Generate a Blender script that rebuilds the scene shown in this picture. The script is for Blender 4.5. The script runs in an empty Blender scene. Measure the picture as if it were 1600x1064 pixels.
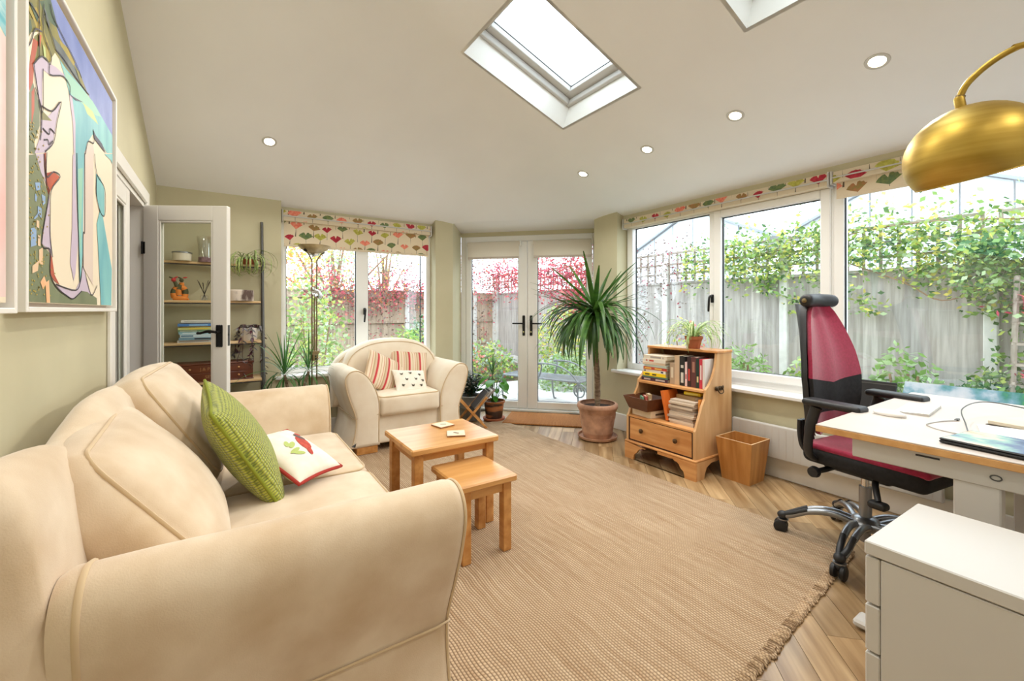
import bpy, bmesh, math, random
from mathutils import Vector, Matrix, Euler
R = math.radians
rnd = random.Random(7)
scene = bpy.context.scene
col = scene.collection

# ------------------------------------------------------------------ camera
# world axes: X runs towards the garden-window wall on the right, Y towards the far window, Z up
cam_d = bpy.data.cameras.new('camera')
cam = bpy.data.objects.new('camera', cam_d); col.objects.link(cam)
cam.location = (0, 0, 1.2)
cam.rotation_euler = (R(90), 0, -math.atan(445/670.0))
cam_d.sensor_fit = 'HORIZONTAL'; cam_d.sensor_width = 36
cam_d.lens = 670/1600*36
cam_d.shift_y = -47/1600
cam_d.clip_start = 0.02; cam_d.clip_end = 200
scene.camera = cam

# ------------------------------------------------------------------ world (bright overcast sky) and exposure
world = bpy.data.worlds.new('overcast_sky'); scene.world = world
world.use_nodes = True
wb = world.node_tree.nodes['Background']
wb.inputs[0].default_value = (0.80, 0.90, 1.0, 1)
wb.inputs[1].default_value = 4.0
vs = scene.view_settings
vs.view_transform = 'Standard'; vs.look = 'None'; vs.gamma = 1; vs.use_curve_mapping = False
vs.exposure = 0.30
DOWNLIGHT_W = 8.5

# ------------------------------------------------------------------ helpers
def lin(c):
    c = c/255.0
    return c/12.92 if c <= 0.04045 else ((c+0.055)/1.055)**2.4
def S(r, g, b): return (lin(r), lin(g), lin(b), 1.0)

MATS = {}
def mat(name, c1, c2=None, scale=8.0, rough=0.6, bump=0.0, stretch=(1, 1, 1), metal=0.0, detail=4.0,
        bscale=None, bdist=0.01, emit=0.0, sheen=0.0, coat=0.0, rand=0.0, spec=0.5, lo=0.35, hi=0.65, sss=0.0, transl=0.0):
    """procedural principled material: two colours mixed by stretched noise, fine bump, per-object variation"""
    m = bpy.data.materials.new(name); m.use_nodes = True
    nt = m.node_tree; N = nt.nodes; L = nt.links
    b = N['Principled BSDF']
    b.inputs['Base Color'].default_value = c1
    b.inputs['Roughness'].default_value = rough
    b.inputs['Metallic'].default_value = metal
    b.inputs['Specular IOR Level'].default_value = spec
    if sheen: b.inputs['Sheen Weight'].default_value = sheen
    if coat: b.inputs['Coat Weight'].default_value = coat; b.inputs['Coat Roughness'].default_value = 0.15
    if emit:
        b.inputs['Emission Color'].default_value = c1; b.inputs['Emission Strength'].default_value = emit
    if c2 is not None or bump or rand:
        tc = N.new('ShaderNodeTexCoord'); mp = N.new('ShaderNodeMapping')
        mp.inputs['Scale'].default_value = stretch
        L.new(tc.outputs['Object'], mp.inputs['Vector'])
        vec = mp.outputs['Vector']
        oi = None
        if rand:
            oi = N.new('ShaderNodeObjectInfo')
            ad = N.new('ShaderNodeVectorMath'); ad.operation = 'MULTIPLY_ADD'
            L.new(oi.outputs['Random'], ad.inputs[0]); ad.inputs[1].default_value = (37, 91, 53)
            L.new(vec, ad.inputs[2]); vec = ad.outputs[0]
        if c2 is not None:
            nz = N.new('ShaderNodeTexNoise'); nz.inputs['Scale'].default_value = scale; nz.inputs['Detail'].default_value = detail
            L.new(vec, nz.inputs['Vector'])
            rp = N.new('ShaderNodeValToRGB')
            rp.color_ramp.elements[0].position = lo; rp.color_ramp.elements[1].position = hi
            rp.color_ramp.elements[0].color = c1; rp.color_ramp.elements[1].color = c2
            L.new(nz.outputs['Fac'], rp.inputs['Fac'])
            out = rp.outputs['Color']
        else:
            rg = N.new('ShaderNodeRGB'); rg.outputs[0].default_value = c1; out = rg.outputs[0]
        if rand:
            hs = N.new('ShaderNodeHueSaturation'); mr = N.new('ShaderNodeMapRange')
            mr.inputs['To Min'].default_value = 1-rand; mr.inputs['To Max'].default_value = 1+rand
            L.new(oi.outputs['Random'], mr.inputs['Value']); L.new(mr.outputs[0], hs.inputs['Value'])
            L.new(out, hs.inputs['Color']); out = hs.outputs['Color']
        L.new(out, b.inputs['Base Color'])
        if bump:
            n2 = N.new('ShaderNodeTexNoise'); n2.inputs['Scale'].default_value = bscale or scale*4; n2.inputs['Detail'].default_value = 3
            L.new(vec, n2.inputs['Vector'])
            bp = N.new('ShaderNodeBump'); bp.inputs['Strength'].default_value = bump; bp.inputs['Distance'].default_value = bdist
            L.new(n2.outputs['Fac'], bp.inputs['Height']); L.new(bp.outputs[0], b.inputs['Normal'])
    if transl:
        tr = N.new('ShaderNodeBsdfTranslucent'); mx = N.new('ShaderNodeMixShader'); mx.inputs[0].default_value = transl
        src = b.inputs['Base Color']
        if src.is_linked: L.new(src.links[0].from_socket, tr.inputs['Color'])
        else: tr.inputs['Color'].default_value = c1
        L.new(b.outputs[0], mx.inputs[1]); L.new(tr.outputs[0], mx.inputs[2]); L.new(mx.outputs[0], N['Material Output'].inputs['Surface'])
    MATS[name] = m
    return m

def glassmat(name, tint=(0.97, 0.99, 0.98, 1), refl=0.05, rough=0.0):
    m = bpy.data.materials.new(name); m.use_nodes = True
    nt = m.node_tree; N = nt.nodes; L = nt.links
    N.remove(N['Principled BSDF'])
    t = N.new('ShaderNodeBsdfTransparent'); t.inputs[0].default_value = tint
    g = N.new('ShaderNodeBsdfGlossy'); g.inputs['Roughness'].default_value = rough; g.inputs[0].default_value = (1, 1, 1, 1)
    mx = N.new('ShaderNodeMixShader'); mx.inputs[0].default_value = refl
    L.new(t.outputs[0], mx.inputs[1]); L.new(g.outputs[0], mx.inputs[2]); L.new(mx.outputs[0], N['Material Output'].inputs['Surface'])
    MATS[name] = m
    return m

class MB:
    """collects shapes and links them as one mesh"""
    def __init__(s): s.v = []; s.f = []; s.m = []; s.M = Matrix()
    def add(s, vs, fs, mi=0):
        o = len(s.v)
        s.v += [s.M @ Vector(p) for p in vs]
        for q in fs: s.f.append([o+i for i in q]); s.m.append(mi)
        return s
    def box(s, x0, y0, z0, x1, y1, z1, ch=0.0, mi=0):
        if x0 > x1: x0, x1 = x1, x0
        if y0 > y1: y0, y1 = y1, y0
        if z0 > z1: z0, z1 = z1, z0
        ch = min(ch, (x1-x0)*.45, (y1-y0)*.45, (z1-z0)*.45)
        if ch <= 0:
            return s.add([(x, y, z) for z in (z0, z1) for y in (y0, y1) for x in (x0, x1)],
                         [(0, 2, 3, 1), (4, 5, 7, 6), (0, 1, 5, 4), (2, 6, 7, 3), (0, 4, 6, 2), (1, 3, 7, 5)], mi)
        X = (x0, x1); Y = (y0, y1); Z = (z0, z1); vs = []; idx = {}
        for i in (0, 1):
            for j in (0, 1):
                for k in (0, 1):
                    a = ch if i == 0 else -ch; b = ch if j == 0 else -ch; c = ch if k == 0 else -ch
                    for ax, p in ((0, (X[i], Y[j]+b, Z[k]+c)), (1, (X[i]+a, Y[j], Z[k]+c)), (2, (X[i]+a, Y[j]+b, Z[k]))):
                        idx[(i, j, k, ax)] = len(vs); vs.append(p)
        fs = []
        for i in (0, 1):
            q = [idx[(i, 0, 0, 0)], idx[(i, 1, 0, 0)], idx[(i, 1, 1, 0)], idx[(i, 0, 1, 0)]]; fs.append(q if i else q[::-1])
            q = [idx[(0, i, 0, 1)], idx[(0, i, 1, 1)], idx[(1, i, 1, 1)], idx[(1, i, 0, 1)]]; fs.append(q if i else q[::-1])
            q = [idx[(0, 0, i, 2)], idx[(1, 0, i, 2)], idx[(1, 1, i, 2)], idx[(0, 1, i, 2)]]; fs.append(q if i else q[::-1])
        def edge(a, b, c, d): fs.append([idx[a], idx[b], idx[c], idx[d]])
        for i in (0, 1):
            for j in (0, 1):
                edge((i, j, 0, 0), (i, j, 1, 0), (i, j, 1, 1), (i, j, 0, 1))
                edge((i, 0, j, 0), (i, 1, j, 0), (i, 1, j, 2), (i, 0, j, 2))
                edge((0, i, j, 1), (1, i, j, 1), (1, i, j, 2), (0, i, j, 2))
                for k in (0, 1): fs.append([idx[(i, j, k, 0)], idx[(i, j, k, 1)], idx[(i, j, k, 2)]])
        return s.add(vs, fs, mi)
    def tube(s, path, r, n=8, closed=False, mi=0, caps=True, flat=1.0, up=None):
        P = [Vector(p) for p in path]; k = len(P)
        rs = r if isinstance(r, (list, tuple)) else [r]*k
        vs = []; fs = []
        prev = None
        for i in range(k):
            if closed: t = P[(i+1) % k]-P[i-1]
            else: t = P[min(i+1, k-1)]-P[max(i-1, 0)]
            if t.length < 1e-9: t = Vector((0, 0, 1))
            t.normalize()
            if prev is None:
                a = Vector(up) if up else (Vector((0, 0, 1)) if abs(t.z) < .9 else Vector((1, 0, 0)))
                u = (a-t*a.dot(t)).normalized()
            else:
                u = prev-t*prev.dot(t)
                u = u.normalized() if u.length > 1e-6 else prev
            prev = u; w = t.cross(u)
            for j in range(n):
                an = 2*math.pi*j/n
                vs.append(P[i]+(u*math.cos(an)*flat+w*math.sin(an))*rs[i])
        m = k if closed else k-1
        for i in range(m):
            a = i*n; b = ((i+1) % k)*n
            for j in range(n): fs.append((a+j, a+(j+1) % n, b+(j+1) % n, b+j))
        if caps and not closed:
            fs.append(tuple(range(n))[::-1]); fs.append(tuple((k-1)*n+j for j in range(n)))
        return s.add(vs, fs, mi)
    def lathe(s, prof, n=28, c=(0, 0, 0), mi=0, sx=1.0, sy=1.0, arc=None):
        vs = []; fs = []
        for (r, z) in prof:
            for j in range(n):
                an = 2*math.pi*j/n
                vs.append((c[0]+r*sx*math.cos(an), c[1]+r*sy*math.sin(an), c[2]+z))
        for i in range(len(prof)-1):
            for j in range(n): fs.append((i*n+j, i*n+(j+1) % n, (i+1)*n+(j+1) % n, (i+1)*n+j))
        if prof[0][0] > 1e-6: pass
        return s.add(vs, fs, mi)
    def disc(s, c, r, n=24, mi=0, axis='Z', flip=False):
        vs = []
        for j in range(n):
            an = 2*math.pi*j/n; a, b = r*math.cos(an), r*math.sin(an)
            vs.append((c[0]+a, c[1]+b, c[2]) if axis == 'Z' else ((c[0], c[1]+a, c[2]+b) if axis == 'X' else (c[0]+a, c[1], c[2]+b)))
        q = tuple(range(n))
        return s.add(vs, [q[::-1] if flip else q], mi)
    def prism(s, poly, vec, mi=0):
        """closed 3-D polygon pushed along vec"""
        v = Vector(vec); k = len(poly)
        vs = [Vector(p) for p in poly]+[Vector(p)+v for p in poly]
        fs = [tuple(range(k))[::-1], tuple(range(k, 2*k))]
        for i in range(k): fs.append((i, (i+1) % k, k+(i+1) % k, k+i))
        return s.add(vs, fs, mi)
    def ball(s, c, r, nu=14, nv=9, mi=0):
        rx, ry, rz = r if isinstance(r, (tuple, list)) else (r, r, r)
        vs = []; fs = []
        for i in range(nv+1):
            ph = math.pi*i/nv
            for j in range(nu):
                th = 2*math.pi*j/nu
                vs.append((c[0]+rx*math.sin(ph)*math.cos(th), c[1]+ry*math.sin(ph)*math.sin(th), c[2]-rz*math.cos(ph)))
        for i in range(nv):
            for j in range(nu): fs.append((i*nu+j, i*nu+(j+1) % nu, (i+1)*nu+(j+1) % nu, (i+1)*nu+j))
        return s.add(vs, fs, mi)
    def soft(s, size, r, c=(0, 0, 0), bulge=(0, 0, 0), n=5, mi=0):
        """upholstered block: rounded box with bulging faces, size = full size"""
        h = [d/2 for d in size]; key = {}; vs = []; fs = []
        def samples(hh):
            e = min(r, hh*.98)/hh; a = []
            for q in (0, .3, .65, 1): a.append(-1+e*q)
            mid = [(-1+e)+(2-2*e)*i/n for i in range(1, n)]
            return a+mid+[-x for x in a[::-1]]
        SS = [samples(q) for q in h]
        def put(u):
            k = tuple(round(q, 5) for q in u)
            if k in key: return key[k]
            p = [u[i]*h[i] for i in range(3)]
            inn = [max(-(h[i]-min(r, h[i]*.98)), min(h[i]-min(r, h[i]*.98), p[i])) for i in range(3)]
            d = Vector([p[i]-inn[i] for i in range(3)])
            if d.length > 1e-9: d = d.normalized()*r
            q = Vector(inn)+d
            for i in range(3):
                j, l = (i+1) % 3, (i+2) % 3
                q[i] += math.copysign(1, u[i])*bulge[i]*(1-u[j]**2)*(1-u[l]**2)*abs(u[i])
            key[k] = len(vs); vs.append(q+Vector(c)); return key[k]
        for ax in range(3):
            j, l = (ax+1) % 3, (ax+2) % 3
            for sg in (-1, 1):
                for a in range(len(SS[j])-1):
                    for b in range(len(SS[l])-1):
                        q = []
                        for (aa, bb) in ((a, b), (a+1, b), (a+1, b+1), (a, b+1)):
                            u = [0, 0, 0]; u[ax] = sg; u[j] = SS[j][aa]; u[l] = SS[l][bb]; q.append(put(u))
                        if len(set(q)) > 2: fs.append(q if sg > 0 else q[::-1])
        return s.add(vs, fs, mi)
    def pillow(s, w, h, t, n=18, pinch=0.07, mi=0, wob=0.0):
        vs = []; fs = []; top = {}; bot = {}
        for i in range(n+1):
            for j in range(n+1):
                u = -math.cos(math.pi*i/n); v = -math.cos(math.pi*j/n)
                x = w/2*u*(1-pinch*(1-v*v)); y = h/2*v*(1-pinch*(1-u*u))
                z = t/2*max(0, (1-u*u)*(1-v*v))**.42
                z *= 1+wob*math.sin(3.1*u+1.7*v)
                edge = i in (0, n) or j in (0, n)
                top[i, j] = len(vs); vs.append((x, y, z if not edge else 0))
                if edge: bot[i, j] = top[i, j]
                else: bot[i, j] = len(vs); vs.append((x, y, -z))
        for i in range(n):
            for j in range(n):
                fs.append((top[i, j], top[i+1, j], top[i+1, j+1], top[i, j+1]))
                fs.append((bot[i, j], bot[i, j+1], bot[i+1, j+1], bot[i+1, j]))
        return s.add(vs, fs, mi)
    def mesh(s, name, mats, smooth=None):
        me = bpy.data.meshes.new(name)
        me.from_pydata([tuple(p) for p in s.v], [], s.f)
        if not isinstance(mats, (list, tuple)): mats = [mats]
        for m in mats: me.materials.append(MATS[m] if isinstance(m, str) else m)
        if len(mats) > 1: me.polygons.foreach_set('material_index', s.m)
        if smooth is not None:
            me.polygons.foreach_set('use_smooth', [True]*len(me.polygons))
            me.set_sharp_from_angle(angle=R(smooth))
        me.update()
        return me
    def build(s, name, mats, parent=None, smooth=None, label=None):
        return inst(name, s.mesh(name, mats, smooth), parent, label=label)

def inst(name, me, parent=None, M=None, label=None):
    o = bpy.data.objects.new(name, me); col.objects.link(o)
    if parent is not None: o.parent = parent
    if M is not None: o.matrix_local = M
    if label: o['label'] = label
    return o
def tag(o, label, cat, group=None):
    o['label'] = label; o['category'] = cat
    if group: o['group'] = group
    return o
def thing(name, label, cat, loc=(0, 0, 0), rot=0, group=None):
    o = bpy.data.objects.new(name, None); col.objects.link(o)
    o.empty_display_size = .05
    o.location = loc; o.rotation_euler = rot if isinstance(rot, (tuple, list)) else (0, 0, rot)
    return tag(o, label, cat, group)
def structure(o): o['kind'] = 'structure'; return o
def stuff(o): o['kind'] = 'stuff'; return o
def T(x=0, y=0, z=0, rx=0, ry=0, rz=0, s=1.0):
    return Matrix.Translation((x, y, z)) @ Euler((rx, ry, rz)).to_matrix().to_4x4() @ Matrix.Scale(s, 4)
def frame(o, ex, ey, ez):
    M = Matrix.Identity(4)
    for i, e in enumerate((ex, ey, ez)):
        for k in range(3): M[k][i] = e[k]
    for k in range(3): M[k][3] = o[k]
    return M
def spline(pts, n=6, closed=False):
    P = [Vector(p) for p in pts]; out = []; k = len(P)
    rng = range(k) if closed else range(k-1)
    for i in rng:
        if closed: a, b, c, d = P[i-1], P[i], P[(i+1) % k], P[(i+2) % k]
        else: a, b, c, d = P[max(i-1, 0)], P[i], P[i+1], P[min(i+2, k-1)]
        for q in range(n):
            t = q/n
            out.append(0.5*((2*b)+(c-a)*t+(2*a-5*b+4*c-d)*t*t+(3*b-a-3*c+d)*t**3))
    if not closed: out.append(P[-1])
    return out
def text_mesh(txt, size, depth=0.0006):
    cu = bpy.data.curves.new('lettering', 'FONT'); cu.body = txt; cu.size = size; cu.extrude = depth
    cu.align_x = 'CENTER'; cu.align_y = 'CENTER'
    o = bpy.data.objects.new('lettering', cu); col.objects.link(o)
    dg = bpy.context.evaluated_depsgraph_get(); dg.update()
    me = bpy.data.meshes.new_from_object(o.evaluated_get(dg))
    bpy.data.objects.remove(o); bpy.data.curves.remove(cu)
    return me

# ------------------------------------------------------------------ materials
mat('wall_paint', S(198, 191, 160), S(192, 185, 154), scale=3, rough=.75, bump=.05, bscale=120, bdist=.002)
mat('ceiling_paint', S(244, 244, 245), S(241, 241, 242), scale=2, rough=.8, bump=.03, bscale=90, bdist=.002)
mat('white_gloss', S(236, 233, 226), rough=.35)
mat('upvc', S(240, 240, 238), rough=.28)
mat('sill_white', S(240, 240, 238), rough=.3)
mat('seal_black', S(38, 42, 48), rough=.6)
mat('black_metal', S(22, 21, 21), rough=.4, metal=.3)
mat('plank_wood', S(186, 156, 116), S(138, 106, 68), scale=2.2, rough=.34, stretch=(9, .7, 9), rand=.22, bump=.12, bscale=9, bdist=.002, detail=7, coat=.15)
mat('subfloor', S(70, 52, 32), rough=.8)
mat('cream_velvet', S(224, 205, 178), S(198, 171, 136), scale=6, rough=.85, bump=.25, bscale=320, bdist=.002, sheen=.45, detail=9, lo=.3, hi=.72)
mat('cream_piping', S(204, 178, 140), rough=.8, sheen=.3)
mat('cream_cotton', S(236, 224, 203), S(224, 206, 180), scale=4, rough=.85, bump=.1, bscale=240, bdist=.0015, sheen=.3)
mat('oak', S(208, 152, 88), S(176, 116, 56), scale=2.2, rough=.42, stretch=(9, 1, 9), bump=.06, bscale=12, bdist=.001, detail=7, rand=.06)
mat('oak_top', S(214, 162, 100), S(190, 132, 70), scale=2.2, rough=.3, stretch=(1, 9, 9), bump=.05, bscale=12, bdist=.001, detail=7)
mat('pine', S(222, 164, 104), S(196, 130, 70), scale=2, rough=.42, stretch=(10, 1, 10), detail=7)
mat('pine_side', S(220, 176, 126), S(198, 146, 92), scale=2, rough=.42, stretch=(7, 7, 1), detail=7)
mat('pine_dark', S(120, 72, 36), rough=.7)
mat('bin_oak', S(208, 150, 84), S(178, 118, 56), scale=2, rough=.45, stretch=(10, 10, .8), detail=7)
mat('shelf_wood', S(222, 190, 146), S(208, 172, 124), scale=3, rough=.5, stretch=(1, 9, 9))
mat('grey_metal', S(92, 92, 90), rough=.4, metal=.7)
mat('brass_aged', S(132, 116, 84), rough=.35, metal=.85)
mat('black_plastic', S(26, 26, 28), S(32, 32, 34), scale=20, rough=.5)
mat('black_fabric', S(24, 23, 25), S(34, 33, 35), scale=60, rough=.9)
mat('magenta_fabric', S(164, 26, 68), S(146, 18, 56), scale=90, rough=.9, sheen=.4, bump=.2, bscale=500, bdist=.001)
mat('grey_alu', S(150, 152, 156), rough=.32, metal=.85)
mat('chrome', S(215, 215, 215), rough=.12, metal=1)
mat('white_metal', S(204, 202, 198), rough=.5, spec=.3)
mat('desk_top', S(208, 197, 188), S(202, 191, 181), scale=3, rough=.42)
mat('desk_edge', S(214, 164, 104), S(198, 146, 86), scale=3, stretch=(1, 8, 8), rough=.5)
mat('terracotta', S(206, 160, 130), S(142, 104, 82), scale=9, rough=.85, bump=.25, bscale=40, bdist=.004, detail=6, lo=.3, hi=.7)
mat('terracotta_plain', S(178, 104, 68), S(160, 88, 56), scale=6, rough=.8)
mat('soil', S(58, 42, 32), S(38, 28, 22), scale=40, rough=1, bump=.6, bscale=90)
mat('trunk', S(150, 128, 104), S(104, 84, 66), scale=30, rough=.9, bump=.8, bscale=60, bdist=.01, stretch=(1, 1, 3))
mat('yucca_leaf', S(72, 112, 40), S(46, 84, 32), scale=3, rough=.42, stretch=(8, 1, 1), rand=.25, transl=.2)
mat('dracaena_leaf', S(76, 128, 56), S(50, 96, 46), scale=3, rough=.45, rand=.25, transl=.25)
mat('spider_leaf', S(120, 158, 84), S(206, 220, 160), scale=1.2, rough=.5, stretch=(60, .3, 1), rand=.15, transl=.25)
mat('glossy_leaf', S(60, 122, 30), S(88, 158, 44), scale=9, rough=.3, rand=.2, transl=.2)
mat('dark_leaf', S(40, 66, 42), S(28, 50, 34), scale=9, rough=.4, rand=.25, transl=.15)
mat('purple_leaf', S(74, 62, 66), S(146, 146, 146), scale=14, rough=.4, rand=.3)
mat('purple_deep', S(84, 30, 48), S(54, 26, 40), scale=14, rough=.45)
glassmat('window_glass', (0.97, 0.985, 0.98, 1), .04)
glassmat('door_glass', (0.93, 0.945, 0.92, 1), .06)
glassmat('vessel_glass', (0.95, 0.95, 0.93, 1), .14, .05)

# ------------------------------------------------------------------ room shell
LX, RX, FY, BY = -0.47, 3.30, 4.42, -1.8      # left wall, right wall, far wall, wall behind the camera
EAVE, KF, KR = 2.20, 0.46, 0.35               # eaves height, slope of far and right roof planes
C1 = (2.13, 4.42); C2 = (3.30, 3.365)         # corner posts of the chamfered corner
DL = Vector((2.40, 4.75, 0)); DW = 1.66       # french doors: left end, width
D_EX = Vector((1, -1, 0)).normalized(); D_EY = Vector((1, 1, 0)).normalized(); EZ = Vector((0, 0, 1))
DRr = DL+D_EX*DW
def z_far(y): return EAVE+KF*(FY-y)
def z_right(x): return EAVE+KR*(RX-x)

def clip(poly, a, b, c):
    """keep the part of a 2-D polygon where a*x+b*y<=c"""
    out = []
    for i in range(len(poly)):
        p, q = poly[i-1], poly[i]
        dp = a*p[0]+b*p[1]-c; dq = a*q[0]+b*q[1]-c
        if (dp <= 0) != (dq <= 0):
            t = dp/(dp-dq); out.append((p[0]+(q[0]-p[0])*t, p[1]+(q[1]-p[1])*t))
        if dq <= 0: out.append(q)
    return out

# floor: planks laid on the diagonal
sub = MB()
sub.prism([(LX-.2, BY-.1, -.12), (3.45, BY-.1, -.12), (3.45, 3.42, -.12), (DRr.x+.05, DRr.y, -.12), (DL.x, DL.y+.05, -.12), (2.1, 4.5, -.12), (LX-.2, 4.5, -.12)], (0, 0, .114))
floor = structure(sub.build('floor', 'subfloor'))
PW, PL = .118, 1.05
e = Vector((1, 1)).normalized(); g = Vector((1, -1)).normalized()
n_pl = 0
for i in range(-36, 42):
    off = rnd.uniform(0, PL)
    for j in range(-3, 8):
        o = g*(i*PW)+e*(j*PL+off)
        p = [o, o+e*(PL-.0015), o+e*(PL-.0015)+g*(PW-.0018), o+g*(PW-.0018)]
        p = [(q.x, q.y) for q in p]
        for h in ((-1, 0, -LX), (1, 0, RX), (0, -1, .95), (0, 1, FY), (1, 1, 7.17)):
            p = clip(p, *h)
            if len(p) < 3: break
        if len(p) < 3: continue
        cx = sum(q[0] for q in p)/len(p); cy = sum(q[1] for q in p)/len(p)
        area = abs(sum(p[k-1][0]*p[k][1]-p[k][0]*p[k-1][1] for k in range(len(p))))/2
        if area < .004: continue
        mb = MB()
        loc = [((q[0]-cx)*g.x+(q[1]-cy)*g.y, (q[0]-cx)*e.x+(q[1]-cy)*e.y) for q in p]
        if sum(loc[k-1][0]*loc[k][1]-loc[k][0]*loc[k-1][1] for k in range(len(loc))) < 0: loc = loc[::-1]
        mb.prism([(q[0], q[1], 0) for q in loc], (0, 0, .006))
        ob = mb.build('plank', 'plank_wood', floor)
        ob.location = (cx, cy, -.006); ob.rotation_euler = (0, 0, R(-45)); n_pl += 1

def wall(name, fn, m='wall_paint'):
    mb = MB(); fn(mb); return structure(mb.build(name, m))
def zprism(mb, pts, z0, z1):
    a = sum(pts[k-1][0]*pts[k][1]-pts[k][0]*pts[k-1][1] for k in range(len(pts)))
    if a < 0: pts = pts[::-1]
    mb.prism([(x, y, z0) for x, y in pts], (0, 0, z1-z0))
OP0, OP1, OPZ = 2.80, 3.82, 1.93              # opening of the hall doors in the left wall
def f(mb):
    mb.box(LX-.2, BY-.2, 0, LX, OP0, 3.62); mb.box(LX-.2, OP1, 0, LX, FY+.2, 2.75); mb.box(LX-.2, OP0, OPZ, LX, OP1, 3.62)
wall('wall_left', f)
def f(mb):
    mb.box(LX, FY, 0, .41, FY+.2, 2.3)
    mb.box(.41, FY, 0, 1.92, FY+.2, .575)
    mb.box(.41, 4.50, 2.10, 1.92, FY+.2, 2.3)
    zprism(mb, [(1.92, 4.42), C1, (DL.x, DL.y), (DL.x+.06, DL.y+.12), (2.3, 4.95), (1.90, 4.62)], 0, 2.34)
wall('wall_far', f)
def f(mb):
    mb.box(RX, BY-.2, 0, RX+.22, 3.04, .575)
    mb.box(3.39, BY-.2, 2.09, RX+.22, 3.04, 2.3)
    zprism(mb, [(3.30, 3.04), (3.52, 3.04), (3.75, 3.52), (DRr.x+.12, DRr.y+.06), (DRr.x, DRr.y), C2], 0, 2.34)
wall('wall_right', f)
wall('wall_corner', lambda mb: mb.add(*(lambda P: ([P[0], P[1], P[2], P[3], P[0]+D_EY*.15, P[1]+D_EY*.15, P[2]+D_EY*.15, P[3]+D_EY*.15],
     [(0, 1, 2, 3), (7, 6, 5, 4), (0, 4, 5, 1), (3, 2, 6, 7), (0, 3, 7, 4), (1, 5, 6, 2)]))([DL+EZ*2.10, DRr+EZ*2.10, DRr+EZ*2.3, DL+EZ*2.3])))
wall('wall_back', lambda mb: mb.box(LX-.2, BY-.2, 0, RX+.22, BY, 3.62), 'ceiling_paint')  # unseen wall, given white paint to bounce more light into the room

# ceiling: two roof planes meeting in a hip, a facet over the chamfered corner, soffits over the recesses
cm = Vector(((C1[0]+C2[0])/2, (C1[1]+C2[1])/2)); cd = Vector((C2[0]-C1[0], C2[1]-C1[1])).normalized(); cn = Vector((cd.y, -cd.x))
if cn.dot(Vector((-1, -1))) < 0: cn = -cn
def z_corner(x, y): return EAVE+.42*(cn.x*(x-cm.x)+cn.y*(y-cm.y))
SKY = [(1.30, 2.15, 1.81, 2.53), (1.30, 2.15, .405, 1.13)]
cl = MB()
def smin(a, b, k=.10):
    h = max(k-abs(a-b), 0)/k
    return min(a, b)-h*h*k*.25
def z_ceil(x, y):
    return max(smin(smin(z_far(y), z_right(x)), z_corner(x, y), .08), 0)
gx = sorted(set([round(LX+(RX-LX)*i/58, 4) for i in range(59)]+[v for q in SKY for v in q[:2]]))
gy = sorted(set([BY, -1.0, -.3]+[round(.3+(FY-.3)*i/62, 4) for i in range(63)]+[v for q in SKY for v in q[2:]]))
seen = {}
def cv_at(p):
    k_ = (round(p[0], 4), round(p[1], 4))
    if k_ not in seen: seen[k_] = len(cl.v); cl.v.append(Vector((p[0], p[1], z_ceil(p[0], p[1]))))
    return seen[k_]
for x0_, x1_ in zip(gx, gx[1:]):
    for y0_, y1_ in zip(gy, gy[1:]):
        mx_, my_ = (x0_+x1_)/2, (y0_+y1_)/2
        if any(a_ < mx_ < b_ and c_ < my_ < d_ for a_, b_, c_, d_ in SKY): continue
        pl = clip([(x0_, y0_), (x0_, y1_), (x1_, y1_), (x1_, y0_)], -cn.x, -cn.y, -(cn.x*cm.x+cn.y*cm.y))
        if len(pl) < 3: continue
        ids = []
        for p_ in pl:
            q_ = cv_at(p_)
            if q_ not in ids: ids.append(q_)
        if len(ids) > 2: cl.f.append(ids); cl.m.append(0)
cl.add([(.41, FY, EAVE), (1.92, FY, EAVE), (1.92, FY+.15, z_far(FY+.15)), (.41, FY+.15, z_far(FY+.15))], [(0, 3, 2, 1)])
cl.add([(RX, BY, EAVE), (RX, 3.04, EAVE), (RX+.17, 3.04, z_right(RX+.17)), (RX+.17, BY, z_right(RX+.17))], [(0, 1, 2, 3)])
cl.add([(C1[0], C1[1], EAVE), (C2[0], C2[1], EAVE), DRr+EZ*2.148, DL+EZ*2.148], [(0, 3, 2, 1)])
structure(cl.build('ceiling', 'ceiling_paint', smooth=30))

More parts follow.
